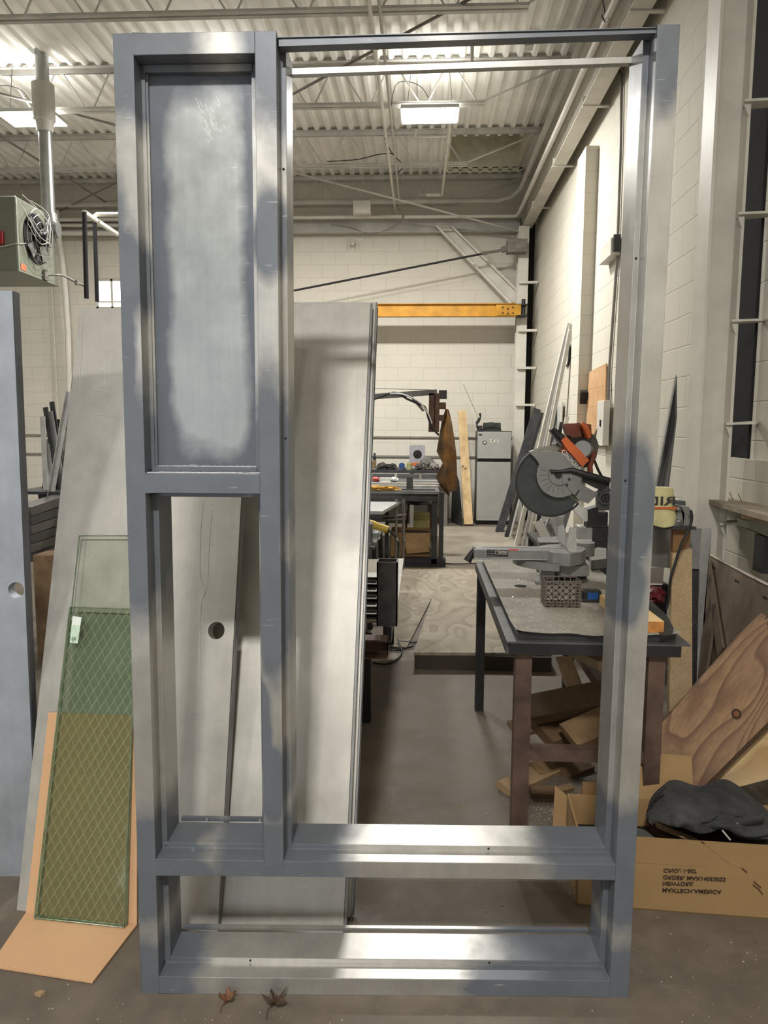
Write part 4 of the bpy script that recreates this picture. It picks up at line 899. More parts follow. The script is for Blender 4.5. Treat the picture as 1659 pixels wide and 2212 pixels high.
# apron: folded hanging sheet
t = NT('stained_leather'); n = t.noise(t.coord('Object'), 5, 5); t.set(Base_Color=t.ramp(n, [(.3, srgb(62, 44, 18)), (.5, srgb(98, 66, 20)), (.68, srgb(146, 100, 30))]), Roughness=.6); M_ap = t.m
bm = NB(); outl = [[(963, 884), (966, 883), (969, 887)], [(955, 910), (966, 905), (975, 912)], [(949, 945), (962, 945), (981, 948)], [(944, 975), (962, 978), (985, 980)], [(957, 1000), (966, 1005), (986, 1005)], [(942, 1030), (962, 1032), (987, 1030)], [(952, 1050), (967, 1055), (987, 1060)], [(966, 1066), (970, 1072), (972, 1062)]]
dep = [(0, 0, 0), (.0, -.06, .02), (.03, -.09, .04), (.05, -.07, .0), (-.02, -.1, .03), (.06, -.06, .05), (.02, -.09, 0), (0, -.04, .02)]
rows = [[bm.verts.new(py(x, y, by+.03+d)) for (x, y), d in zip(r, dd)] for r, dd in zip(outl, dep)]
for a, b2 in zip(rows, rows[1:]):
    for j in range(2): bm.faces.new((a[j], a[j+1], b2[j+1], b2[j]))
ap = obj('leather_apron', bm, M_ap, smooth=True); tag(ap, 'stained yellow brown leather apron hanging from the boom end', 'apron')
md = ap.modifiers.new('thickness', 'SOLIDIFY'); md.thickness = .006
# steel table with thick front beam
ty = 7.9; tz = py(870, 1064, ty).z; xr = py(945, 1100, ty).x
tb = thing('steel_table', 'heavy steel table with deep front beam below the hanging apron', 'steel table', (-.6, 8.8, 0))
M_tbl = simple('table_grey_steel', srgb(92, 92, 92), .45, .4, .2)
zc_ = py(870, 1080, ty).z
obj('front_beam', channel(NB(), (-1.6, ty, zc_), (xr, ty, zc_), .08, tz-zc_+.0), M_tbl, tb)
obj('top_plate', box(NB(), (-1.6, ty, tz), (xr+.02, 9.9, tz+.012)), M_tbl, tb)
for x0, x1, Y in ((933, 945, ty), (949, 959, ty+.05)):
    a, b2 = py(x0, 1085, Y), py(x1, 1085, Y); obj('leg', box(NB(), (a.x, Y, .03), (b2.x, Y+.07, tz-.001)), M_dk, tb)
obj('leg', box(NB(), (xr-.09, 9.8, 0), (xr-.02, 9.88, tz)), M_dk, tb)
obj('leg', box(NB(), (-1.55, ty+.1, 0), (-1.48, ty+.17, tz)), M_dk, tb)
a, b2 = pz(850, 1222), pz(962, 1222); obj('base_beam', box(NB(), (a.x-.6, ty, 0), (b2.x, ty+.14, .085)), M_dk, tb)
zt_ = tz+.012
for i, (x0, y0, x1, y1, m, lb) in enumerate([(790, 1049, 945, 1047, M_lite, 'bright aluminium length along the steel table, nearest the front'), (792, 1044, 948, 1041, M_white, 'white metal length lying behind it on the steel table'), (850, 1055, 940, 1060, M_black, 'thin black bar on the steel table front edge'), (892, 1045, 946, 1043, M_lite, 'short bright tube at the right end of the steel table')]):
    Y = [8.3, 8.7, 8.05, 8.9][i]; a, b2 = py(x0, y0, Y), py(x1, y1, Y); bm = NB(); box(bm, (a.x, Y, zt_), (b2.x, Y+.05, zt_+[.035, .03, .012, .05][i])); bev(bm, .003)
    tag(obj('metal_length', bm, m), lb, 'metal bar')
bm = NB(); lump(bm, on(824, 1055, 8.0, zt_+.02), (.19, .05, .03), 4, .5, 4); tag(obj('yellow_cloth', bm, simple('mustard_cloth', srgb(170, 128, 46), .8, 0, .3, 20), smooth=True), 'mustard yellow cloth draped on the left of the steel table', 'cloth')
bm = NB(); a = py(878, 1048, 8.2); b2 = py(892, 1030, 8.2); box(bm, (a.x, 8.2, zt_), (b2.x, 8.22, b2.z)); tag(obj('steel_plate', bm, M_tbl), 'small grey plate standing upright on the steel table', 'plate')
for x, lb, c in ((812, 'red white marker roll on the steel table', (190, 90, 84)), (832, 'white carton lying on the steel table', (205, 203, 196)), (852, 'small white rag on the steel table', (215, 214, 208))):
    p = on(x, 1040, 9.3, zt_+.03); bm = NB()
    if 'carton' in lb: box(bm, p-Vector((.07, .03, .03)), p+Vector((.07, .03, .02))); bev(bm, .003)
    else: lump(bm, p, (.05, .04, .03), x, .3)
    tag(obj('small_item', bm, simple('item_skin', srgb(*c), .7)), lb, 'carton' if 'carton' in lb else 'rag')
# stool, carton with books, cardboard box under the table
st_ = thing('stool', 'dark stool with splayed reddish legs under the steel table', 'stool', (py(905, 1140, 9.0).x, 9.0, 0))
a, b2 = py(877, 1086, 9.0), py(932, 1080, 9.0); xm = (a.x+b2.x)/2
obj('seat', lathe(NB(), (xm, 9.0, a.z-.01), [(.16, 0), (.165, .015), (.165, .03), (.15, .04)]), M_dk, st_)
for sx in (-1, 1):
    for sy in (-1, 1): obj('leg', beam(NB(), (xm+sx*.12, 9+sy*.1, a.z), (xm+sx*.18, 9+sy*.17, 0), .025, .025), M_rust, st_)
bm = NB(); a, b2 = py(843, 1205, 8.1), py(929, 1150, 8.1); z_a = .086
cb2 = thing('cardboard_box', 'open tan cardboard box on the base beam under the steel table', 'cardboard box', ((a.x+b2.x)/2, 8.25, .0))
zb_ = .002; zt2 = b2.z
for f0, f1 in (((a.x, 8.06, zb_), (b2.x, 8.065, zt2)), ((a.x, 8.5, zb_), (b2.x, 8.505, zt2)), ((a.x, 8.06, zb_), (a.x+.005, 8.505, zt2)), ((b2.x-.005, 8.06, zb_), (b2.x, 8.505, zt2)), ((a.x, 8.06, zb_), (b2.x, 8.505, zb_+.004))): box(bm, f0, f1)
obj('carton', bm, M_card2, cb2)
obj('front_flap', prism(NB(), [py(870, 1153, 8.04), py(929, 1151, 8.04), py(929, 1192, 8.0), py(880, 1196, 8.0), py(873, 1180, 8.0)], (0, .004, 0)), simple('pale_flap', srgb(186, 152, 108), .8), cb2)
a = py(893, 1136, 8.55); b2 = py(928, 1112, 8.55)
zs_ = .60 if False else a.z
tag(obj('book_bundle', bev(box(NB(), (a.x, 8.55, 0), (b2.x, 8.8, b2.z)), .004), simple('yellow_tape_box', srgb(160, 150, 96), .7, 0, .25, 10)), 'yellowish taped carton standing behind the open box under the table', 'carton')
tag(obj('bowl', lathe(NB(), (py(895, 1140, 8.3).x, 8.28, py(895, 1150, 8.3).z-.06), [(.02, 0), (.12, .02), (.2, .06)], (0, 0, 1), 24), M_black), 'black shallow bowl sitting in the open cardboard box', 'bowl')
# small table with pale top and tubular hand cart at the left
sy_ = 6.9; a = py(790, 1118, sy_); b2 = py(826, 1118, sy_)
sm = thing('small_table', 'small table with pale top beside the aisle, left', 'table', (-.9, 7.3, 0))
zz = py(800, 1111, sy_).z; xr2 = py(826, 1112, sy_).x
obj('top', box(NB(), (-1.4, sy_, zz), (xr2, sy_+.0, zz+.02)) if False else prism(NB(), [Vector((-1.4, sy_, zz)), Vector((xr2, sy_, zz)), Vector((xr2+.14, sy_+1.0, zz)), Vector((-1.4, sy_+1.0, zz))], (0, 0, .03)), simple('pale_top', srgb(170, 170, 170), .4, .2), sm)
obj('apron_rail', box(NB(), (-1.4, sy_+.01, zz-.05), (xr2-.005, sy_+.04, zz)), M_dk, sm)
for x, Y in ((xr2-.08, sy_+.06), (xr2-.0, sy_+.9), (-1.3, sy_+.1)): obj('leg', box(NB(), (x-.02, Y-.02, 0), (x+.02, Y+.02, zz)), M_dk, sm)
ct = thing('hand_cart', 'tubular chrome hand cart between the small table and the stool', 'hand cart', (py(865, 1130, 7.8).x, 7.75, 0))
for x0 in (856, 872):
    bm = NB(); a = py(x0, 1080, 7.7); tube(bm, smooth_path([(a.x, 7.75, a.z), (a.x, 7.75, .35), (a.x+.02, 7.7, .3)], 5), .014, 8); tube(bm, [(a.x, 7.75, .36), (a.x, 7.75, .0)], .014, 8); obj('upright', bm, M_rod, ct)
bm = NB(); a, b2 = py(830, 1127, 7.6), py(876, 1124, 7.6)
for dz in (0, .04): tube(bm, [(a.x, 7.74, a.z+dz), (b2.x, 7.74, b2.z+dz)], .011, 8)
obj('rail', bm, M_rod, ct)
# grinder on a low bench with grey vise
gy_ = 5.9; zg = py(812, 1150, gy_).z
lb_ = thing('low_bench', 'low steel bench with cluttered top behind the pale slabs', 'bench', (-.75, 6.2, 0))
xr3 = py(833, 1130, gy_+.9).x
pz0 = zg-.05
obj('top_plate', prism(NB(), [Vector((-1.5, 5.35, pz0)), Vector((py(808, 1205, 5.35).x, 5.35, pz0)), Vector((xr3, gy_+.9, pz0)), Vector((-1.5, gy_+.9, pz0))], (0, 0, .02)), M_tbl, lb_)
for x, Y in ((py(806, 1205, 5.4).x-.05, 5.4), (xr3-.05, gy_+.8), (-1.4, 5.5)): obj('leg', beam(NB(), (x, Y, pz0), (x+.03, Y, 0), .04, .04), M_dk, lb_)
zt3 = pz0+.02
gr = thing('angle_grinder', 'yellow and black corded angle grinder lying on the low bench', 'angle grinder', (py(815, 1145, gy_).x, gy_, zt3))
a, m_, b2 = py(786, 1127, gy_), py(806, 1134, gy_), py(838, 1144, gy_)
obj('body', tube(NB(), [a, m_, m_+(b2-m_)*.3, b2], .03, 14, True, [.03, .036, .028, .03]), simple('tool_yellow', srgb(200, 170, 70), .45), gr, smooth=True)
obj('gear_head', lathe(NB(), a+Vector((-.01, 0, -.03)), [(.035, 0), (.045, .02), (.03, .06)], (0, 0, 1), 14), M_black, gr)
obj('cord', tube(NB(), smooth_path([b2, py(855, 1160, gy_), py(862, 1180, gy_), py(861, 1205, 6.6), pz(858, 1235, .1)], 6), .009, 8), M_black, gr)
vs = thing('bench_vise', 'grey bench vise at the left edge of the aisle benches', 'vise', (py(795, 1190, 5.4).x, 5.5, pz0+.02))
a, b2 = py(787, 1190, 5.45), py(803, 1158, 5.45); z_v = zt3
obj('body', bev(box(NB(), (a.x-.1, 5.45, z_v), (b2.x, 5.6, z_v+.16)), .012), simple('vise_grey', srgb(98, 104, 104), .5, .2), vs)
obj('jaw', bev(box(NB(), (b2.x, 5.47, z_v+.04), (b2.x+.05, 5.58, z_v+.09)), .008), simple('vise_grey_light', srgb(128, 132, 130), .5, .2), vs)
# near left trestle bench with channels and upright rectangular tube
zN = .58; yN = 3.35; xN = -.118
nb = thing('trestle_bench', 'low rusty steel trestle bench left of the platform', 'bench', (-.6, 4.2, 0))
xb_ = py(872, 1207, 5.1).x
obj('edge_plate', prism(NB(), [Vector((xN-.04, yN, zN)), Vector((xN, yN, zN)), Vector((xb_, 5.1, zN)), Vector((xb_-.04, 5.1, zN))], (0, 0, .008)), M_lite, nb)
obj('top_plate', prism(NB(), [Vector((-1.3, yN+.1, zN-.012)), Vector((xN-.02, yN+.1, zN-.012)), Vector((xb_-.02, 5.1, zN-.012)), Vector((-1.3, 5.1, zN-.012))], (0, 0, .012)), M_tan, nb)
obj('front_beam', channel(NB(), (-1.3, yN, zN-.13), (xN-.03, yN, zN-.13), .09, .09, .008), M_rust, nb)
obj('side_beam', box(NB(), (xb_-.06, yN+.15, zN-.11), (xb_-.02, 5.05, zN-.012)) if False else prism(NB(), [Vector((xN-.06, yN+.1, zN-.11)), Vector((xN-.02, yN+.1, zN-.11)), Vector((xb_-.02, 5.05, zN-.11)), Vector((xb_-.06, 5.05, zN-.11))], (0, 0, .09)), M_dk, nb)
a = pz(792, 1560); lxx = a.x
obj('leg', box(NB(), (lxx-.035, 3.62, 0), (lxx+.02, 3.70, zN-.13)), M_black, nb)
obj('leg', box(NB(), (xb_-.12, 4.95, 0), (xb_-.06, 5.01, zN-.12)), M_black, nb)
obj('leg', box(NB(), (-1.2, 3.62, 0), (-1.14, 3.7, zN-.13)), M_black, nb)
rt = thing('rectangular_tube', 'short dark rectangular steel tube standing on end on the trestle bench', 'steel tube', (py(837, 1370, 3.3).x, 3.33, zN))
a, b2 = py(813, 1370, 3.32), py(859, 1215, 3.32)
bm = NB(); x0, x1, y0, y1 = a.x, b2.x, 3.32, 3.42; zb_, zt_2 = zN+.009, b2.z+.0
w__ = .006
for f0, f1 in (((x0, y0, zb_), (x1, y0+w__, zt_2)), ((x0, y1-w__, zb_), (x1, y1, zt_2)), ((x0, y0, zb_), (x0+w__, y1, zt_2)), ((x1-w__, y0, zb_), (x1, y1, zt_2))): box(bm, f0, f1)
obj('tube', bm, simple('mill_scale_steel', srgb(70, 66, 66), .4, .5, .35, 14), rt)
for i in range(6):
    y_ = 1322-i*15; Y = 3.6+.05*i; bm = NB(); a, b2 = py(760, y_, Y), py(812, y_, Y); zc2 = zN+.002+i*.026; channel(bm, (a.x, Y, zc2), (b2.x+.01, Y, zc2), .12, .022, .003)
    tag(obj('steel_channel', bm, M_lite if i % 2 else M_tbl), 'short channel piled on the trestle bench, %s' % TOPS[i], 'steel channel', 'channels piled on the trestle bench')
for i, pts in enumerate([[(860, 1385), (893, 1388), (905, 1386)], [(858, 1390), (868, 1405), (860, 1422), (836, 1434), (806, 1432)], [(790, 1402), (830, 1394), (850, 1405), (893, 1396)], [(858, 1382), (866, 1398), (856, 1402)]]):
    pipe(['short black cable running right to the platform edge', 'looped black cable on the floor beside the trestle bench', 'long black cable lying flat between trestle bench and platform', 'tiny black cable loop tucked at the trestle bench corner'][i], [pz(x, y, .012) for x, y in pts], .006, M_black, 'cable', 'cable', 'cables on the floor by the platform', 6, True)
pipe('black plastic bucket edge in shadow under the trestle bench', [(lxx-.25, 3.9, .002), (lxx-.25, 3.9, .4)], .16, M_black, 'bucket', 'bucket', None, 20)
# ---------------------------------------------------------------- saw table
TZ = .80
def tp(x, y, dz=0): return pz(x, y, TZ+dz)
tfl, tfr = tp(1095, 1378), tp(1474, 1381); tbl_ = tp(1066, 1208); tbr = Vector((tfr.x+.06, tbl_.y, TZ))
tbl_ = Vector((tfl.x+.01, tbl_.y, TZ))
wt = thing('saw_table', 'steel legged work table carrying the miter saw, rusty brown front legs', 'work table', ((tfl.x+tfr.x)/2, 3.2, 0))
M_tl = simple('rust_brown_tube', srgb(92, 72, 62), .6, .2, .3, 10)
t = NT('dusty_table_top'); n = t.noise(t.coord('Object'), 4, 6); f_ = t.noise(t.coord('Object'), 90, 3)
c = t.ramp(n, [(.3, srgb(122, 116, 106)), (.7, srgb(166, 160, 149))]); c = t.mix(t.ramp(f_, [(.60, 0), (.66, .7)]), c, srgb(205, 198, 180)); t.set(Base_Color=c, Roughness=.75); M_ttop = t.m
Y0, Y1 = tfl.y, tbl_.y
obj('front_angle', box(NB(), (tfl.x+.01, Y0, TZ-.055), (tfr.x-.01, Y0+.05, TZ-.018)), M_black, wt)
obj('ledge_plate', box(NB(), (tfl.x, Y0, TZ-.018), (tfr.x+.02, Y1, TZ-.012)), M_tbl, wt)
obj('side_angle', box(NB(), (tfl.x+.0, Y0+.02, TZ-.06), (tfl.x+.02, Y1, TZ-.019)), M_tbl, wt)
bm = NB(); x0 = tfl.x+.03; x1 = tfr.x-.02
box(bm, (x0+.01, Y0+.03, TZ-.011), (x1, Y1-.02, TZ+.012)); obj('board_layer', bm, M_dk, wt)
bm = NB(); n_ = 24; rows = []
for i in range(n_+1):
    s = i/n_; x = x0+(x1+.01-x0)*s; dz = .003*math.sin(s*9)+.002*math.sin(s*23)
    curl = .012 if i in (0, n_) else (.004 if i in (1, n_-1) else 0)
    rows.append((x, dz+curl))
lo = [[bm.verts.new((x, Y, TZ+.014+(d if Y < Y0+.1 else 0)+.0)) for Y in (Y0+.012, Y0+.15, Y0+.8, Y1-.01)] for x, d in rows]
for a, b2 in zip(lo, lo[1:]):
    for j in range(3): bm.faces.new((a[j], a[j+1], b2[j+1], b2[j]))
cov = obj('sheet_cover', bm, M_ttop, wt); md = cov.modifiers.new('t', 'SOLIDIFY'); md.thickness = .0025; md.offset = 1
TT = TZ+.0175
obj('cover_hole', cyl(NB(), pz(1124, 1266, TT)+Vector((0, 0, -.0005)), .026, .0012, (0, 0, 1), 24), M_dark, wt)
lw = .055
a = py(1115, 1400, Y0+.03); obj('leg', box(NB(), (a.x, Y0+.03, 0), (a.x+lw, Y0+.03+lw, TZ-.055)), M_tl, wt)
fxl = a.x
a = py(1403, 1400, Y0+.03); obj('leg', box(NB(), (a.x, Y0+.03, 0), (a.x+lw, Y0+.03+lw, TZ-.055)), M_tl, wt); fxr = a.x
a = py(1085, 1450, Y1-.08); obj('leg', box(NB(), (tfl.x+.005, Y1-.12, 0), (tfl.x+.05, Y1-.07, TZ-.02)), M_black, wt)
obj('leg', box(NB(), (tfr.x-.12, Y1-.12, 0), (tfr.x-.07, Y1-.07, TZ-.02)), M_black, wt)
zc2 = py(1250, 1645, Y0+.04).z; zc3 = py(1250, 1620, Y0+.04).z
obj('front_stretcher', box(NB(), (fxl+lw, Y0+.035, zc2), (fxr, Y0+.085, zc3)), M_tl, wt)
obj('rear_rail', box(NB(), (tfl.x+.05, Y1-.11, TZ-.09), (tfr.x-.12, Y1-.07, TZ-.02)), M_black, wt)
obj('side_stretcher', box(NB(), (fxr+.005, Y0+.09, zc2), (fxr+.05, Y1-.12, zc3)), M_tl, wt)
# ---------------------------------------------------------------- compound miter saw
SY = 3.3
def s1(x, y): return (1100+x/6.9125, 900+y/6.9125)
def s2(x, y): return (990+x/4.879, 1100+y/4.879)
def sp1(pts, Y): return [py(*s1(*p), Y) for p in pts]
def sp2(pts, Y): return [py(*s2(*p), Y) for p in pts]
M_sg = simple('saw_grey', srgb(128, 128, 126), .45, .25, .12, 10); M_sgd = simple('saw_dark_grey', srgb(74, 76, 76), .45, .2, .15, 10)
M_or = simple('saw_orange', srgb(196, 92, 40), .45, 0, .12, 8); M_ord = simple('saw_orange_dusty', srgb(122, 62, 42), .6, 0, .15, 8); M_blade = simple('blade_steel', srgb(150, 148, 142), .3, .8, .1)
sawb = py(1207, 1250, 3.3)
saw = thing('miter_saw', 'orange and grey compound miter saw with round blade guard on the work table', 'miter saw', (sawb.x, SY, TT))
ctr = py(1207, 1025, SY); K = SY/1600*.985
def P1(name, pts, Y, th, m, bevel=.002, parent=saw):
    bm = NB(); ngon_prism(bm, sp1(pts, Y), (0, th, 0))
    return obj(name, bm, m, parent)
gR = 77*K; ctr0 = ctr; ctr = py(1191, 1040, SY)
lg = obj('lower_guard', disc_ring(NB(), ctr+Vector((0, .02, 0)), gR, 30*K, .012, (0, -1, 0), 122, 322, 48), simple('smoky_guard', srgb(58, 62, 62), .35, .1, .2, 10), saw)
obj('guard_rim', disc_ring(NB(), ctr+Vector((0, .03, 0)), gR+.002, gR-.006, .03, (0, -1, 0), 122, 322, 48), M_black, lg)
for q in range(140, 300, 22):
    d = Vector((math.cos(R(q)), 0, math.sin(R(q)))); obj('guard_rib', beam(NB(), ctr+d*45*K+Vector((0, .006, 0)), ctr+d*62*K+Vector((0, .006, 0)), .0015, .003, (0, 1, 0)), M_sgd, lg)
bm = NB(); N = 80; c0 = ctr+Vector((0, .034, 0)); o = []
for i in range(N*2):
    q = math.pi*i/N; r = gR*(1.025 if i % 2 else .985); o.append(c0+Vector((math.cos(q)*r, 0, math.sin(q)*r)))
vs_ = [bm.verts.new(p) for p in o]; cv = bm.verts.new(c0)
for i in range(len(vs_)): bm.faces.new((vs_[i], vs_[(i+1) % len(vs_)], cv))
bl = obj('blade', bm, M_blade, saw); md = bl.modifiers.new('t', 'SOLIDIFY'); md.thickness = .0025
ctr = ctr0
P1('upper_guard', [(310, 525), (370, 500), (440, 503), (495, 520), (620, 503), (760, 530), (870, 560), (960, 640), (1030, 730), (1075, 830), (1050, 930), (880, 950), (730, 870), (455, 740), (440, 690), (380, 610), (325, 560)], SY-.024, .05, M_sg)
obj('guard_cap', cyl(NB(), ctr+Vector((0, .0, 0)), 49*K, .022, (0, -1, 0), 48), M_sg, saw)
cap_ = ctr+Vector((0, -.0225, 0))
obj('cap_ring', disc_ring(NB(), cap_, 24*K, 22.5*K, .0015, (0, -1, 0), 150, 300, 32), M_sgd, saw)
for q in range(165, 285, 17):
    d = Vector((math.cos(R(q)), 0, math.sin(R(q)))); obj('cap_rib', beam(NB(), cap_+d*26*K, cap_+d*44*K, .0015, .0015, (0, 1, 0)), M_sgd, saw)
obj('arbor_bolt', lathe(NB(), py(*s1(732, 868), SY-.024), [(.015, 0), (.015, .006), (.008, .006), (.008, .011)], (0, -1, 0), 24), M_black, saw)
bm = NB(); tube(bm, sp1([(625, 820), (760, 822), (930, 800), (1150, 870), (1500, 965)], SY-.03), .009, 10, True, [.009, .007, .013, .016, .016]); obj('link_arm', bm, M_black, saw, smooth=True)
P1('arm_plate', [(820, 1000), (940, 930), (1330, 1150), (1180, 1300), (1040, 1250)], SY-.026, .03, M_sg)
P1('arm_plate_edge', [(830, 880), (940, 885), (955, 915), (900, 955), (800, 1010), (800, 860)], SY-.028, .02, M_sg)
P1('hinge_bracket', [(1330, 1130), (1500, 1020), (1500, 1400), (1340, 1400)], SY-.02, .06, M_sgd)
P1('arm_beam', [(930, 860), (1500, 985), (1500, 1060), (1400, 1110), (1300, 1070), (1000, 920)], SY-.015, .05, M_black)
hc_ = py(*s1(1425, 1212), SY-.03)
obj('hinge_wheel', disc_ring(NB(), hc_, .028, .020, .012, (0, -1, 0)), M_sgd, saw)
for q in range(0, 180, 45):
    d = Vector((math.cos(R(q)), 0, math.sin(R(q)))); obj('wheel_spoke', beam(NB(), hc_-d*.024+Vector((0, -.004, 0)), hc_+d*.024+Vector((0, -.004, 0)), .004, .006, (0, 1, 0)), M_sgd, saw)
P1('slot_mark', [(975, 1180), (1040, 1090), (1055, 1095), (1000, 1190)], SY-.0275, .0015, M_black)
for x, y in ((893, 932), (862, 1018)): obj('bolt', cyl(NB(), py(*s1(x, y), SY-.029), .0055, .004, (0, -1, 0), 10), M_black, saw)
# motor, carry handle, trigger grip
P1('motor_housing', [(690, 420), (760, 330), (860, 290), (1200, 230), (1290, 290), (1340, 430), (1300, 620), (1190, 740), (1080, 780), (700, 500)], SY+.045, .12, simple('motor_grey', srgb(84, 80, 74), .5, .1, .2, 14))
obj('motor_end', tube(NB(), [py(*s1(1130, 500), SY+.05), py(*s1(1095, 480), SY-.045)], .04, 22, True, [.04, .036]), M_sg, saw, smooth=True)
P1('orange_body', [(775, 350), (850, 295), (1190, 640), (1185, 665), (1095, 750), (860, 480)], SY-.05, .09, M_or)
P1('orange_bracket', [(770, 510), (870, 470), (960, 560), (860, 590)], SY-.015, .05, M_or)
obj('grip', tube(NB(), sp1([(640, 180), (720, 260), (820, 350)], SY-.03), .016, 14, True, [.011, .0155, .016]), M_black, saw, smooth=True)
obj('grip_shell', tube(NB(), sp1([(605, 190), (680, 300), (780, 430)], SY-.01), .007, 10), M_sg, saw, smooth=True)
P1('carry_handle', [(840, 105), (1050, 98), (1090, 300), (950, 315), (890, 280), (850, 160)], SY+.0, .09, M_ord)
P1('rear_handle', [(1060, 95), (1225, 115), (1230, 260), (1190, 330), (1130, 310), (1100, 190)], SY-.02, .08, M_ord)
obj('handle_loop', tube(NB(), sp1([(1075, 95), (1140, 160), (1175, 240), (1190, 320)], SY-.035), .013, 12, True, [.009, .014, .014, .008]), M_or, saw, smooth=True)
obj('orange_stand', tube(NB(), sp1([(1260, 520), (1235, 640), (1205, 740), (1215, 860)], SY+.02), .012, 10), M_ord, saw)
obj('power_cord', tube(NB(), smooth_path(sp1([(1270, 650), (1330, 800), (1420, 960), (1500, 1120)], SY+.05), 5), .006, 8), M_black, saw, smooth=True)
# base: table, miter arm, fences
bz = TT+.07
def flat(name, pts, zt, th, m):
    """outline given by points on the plane z = zt, pushed down"""
    bm = NB(); ngon_prism(bm, [pz(*s2(*p), zt) for p in pts], (0, 0, -th)); return obj(name, bm, m, saw)
AY = 3.2; zt = py(*s2(900, 415), AY+.05).z-.003
flat('turntable', [(800, 425), (850, 388), (960, 370), (1100, 368), (1250, 380), (1350, 415), (1300, 450), (1180, 470), (1000, 458), (900, 445)], zt, .055, M_sg)
zq = py(*s2(500, 440), AY)
a = py(*s2(160, 420), AY); b2 = py(*s2(830, 420), AY); zl = py(*s2(200, 520), AY).z; zh = py(*s2(200, 412), AY).z
bm = NB(); box(bm, (a.x, AY-.02, zl), (b2.x+.05, AY+.08, zh)); bev(bm, .004); obj('miter_arm', bm, M_sg, saw)
obj('arm_kerf', box(NB(), (a.x+.04, AY+.025, zh), (b2.x+.2, AY+.029, zh+.0012)), M_dk, saw)
obj('miter_lock_handle', tube(NB(), [py(*s2(190, 415), AY+.01), py(*s2(150, 450), AY+.01), py(*s2(95, 545), AY+.01)], .016, 12, True, [.011, .012, .019]), M_black, saw, smooth=True)
P_ = sp2([(300, 425), (525, 430), (525, 500), (300, 497)], AY-.0215); lb2 = obj('name_plate', prism(NB(), P_, (0, .001, 0)), M_black, saw)
bm = NB(); c4 = sp2([(392, 440), (512, 444), (512, 478), (392, 474)], AY-.023)
tube(bm, c4+[c4[0]], .0014, 5); obj('plate_border', bm, M_white, lb2)
for y in (440, 465, 487): obj('plate_line', tube(NB(), sp2([(305, y), (385, y+1)], AY-.023), .0013, 5), M_sg, lb2)
lay_text('DIGDIR'[::-1], .011, sp2([(505, 466)], AY-.0235)[0], (-1, 0, 0), (0, 0, 1), 'plate_lettering', M_white, lb2)
obj('red_sticker', prism(NB(), sp2([(530, 418), (632, 420), (632, 438), (530, 436)], AY-.0215), (0, .001, 0)), simple('red_sticker', srgb(190, 92, 84), .5), saw)
bm = NB(); c0 = pz(*s2(930, 560), TT); 
disc_c = Vector((b2.x+.11, AY+.11, zl-.035))
obj('detent_scale', disc_ring(NB(), disc_c, .20, .155, .03, (0, 0, 1), 180, 262, 30), M_sg, saw)
for pts, zz, th, nm in (([(1010, 570), (1120, 505), (1310, 520), (1380, 600), (1085, 600)], .085, .045, 'base_wing'), ([(850, 590), (930, 570), (1020, 580), (1020, 650), (870, 650)], .055, .04, 'base_foot'), ([(800, 730), (850, 700), (930, 710), (930, 760), (810, 760)], .012, .011, 'mounting_foot'), ([(1380, 440), (1470, 400), (1560, 410), (1560, 520), (1400, 540)], .05, .045, 'base_wing'), ([(830, 300), (1040, 285), (1060, 350), (850, 350)], .055, .03, 'base_wing')):
    bm = NB(); ngon_prism(bm, [pz(*s2(*p), TT+zz) for p in pts], (0, 0, -th)); obj(nm, bm, M_sg, saw)
q_ = pz(*s2(900, 745), TT); q9 = pz(*s2(1360, 745), TT); obj('base_underside', box(NB(), (q_.x, q_.y+.03, TT+.0005), (q9.x, q_.y+.26, TT+.06)), M_black, saw)
bm = NB(); ngon_prism(bm, sp2([(1140, 370), (1180, 200), (1240, 190), (1250, 440), (1215, 520), (1150, 420)], AY-.01), (0, .018, 0)); obj('fence', bm, M_lite, saw)
bm = NB(); ngon_prism(bm, sp2([(1045, 80), (1095, 75), (1120, 200), (1130, 400), (1050, 320)], AY+.18), (0, .018, 0)); obj('fence', bm, M_lite, saw)
bm = NB(); ngon_prism(bm, sp1([(955, 1330), (1000, 1290), (1170, 1400), (1170, 1560), (1130, 1570), (960, 1400)], AY+.1), (0, .03, 0)); obj('sliding_fence', bm, M_lite, saw)
bm = NB(); ngon_prism(bm, sp1([(1170, 1390), (1330, 1340), (1330, 1480), (1260, 1640), (1160, 1659)], AY+.12), (0, .07, 0)); obj('bevel_housing', bm, M_black, saw)
bm = NB(); cyl(bm, py(*s2(1320, 370), AY+.2)+Vector((0, 0, -.05)), .05, .06, (0, 0, 1), 24); obj('pivot_post', bm, M_sg, saw)
lay_text('RIDGID', .030, py(*s1(1045, 815), SY-.0255), Vector((-195, 0, 195)), Vector((195, 0, 195)), 'guard_lettering', M_white, saw, fit=.115)
# curls of swarf and dust on the table
random.seed(9); bm = NB()
for i in range(380):
    x = random.gauss(1165, 32); y = random.gauss(1250, 26)
    if not 1105 < x < 1300 or not 1215 < y < 1340: continue
    p = pz(x, y, TT+.001); q = random.uniform(0, 6.28); l = random.uniform(.002, .007); prism(bm, [p, p+Vector((math.cos(q)*l, math.sin(q)*l, .001)), p+Vector((math.cos(q+.5)*l, math.sin(q+.5)*l, .0015))], (0, 0, .0008))
tag(obj('metal_shavings', bm, simple('swarf', srgb(205, 200, 188), .35, .5)), 'scattered bright metal shavings on the saw table', 'metal shavings', None, 'stuff')
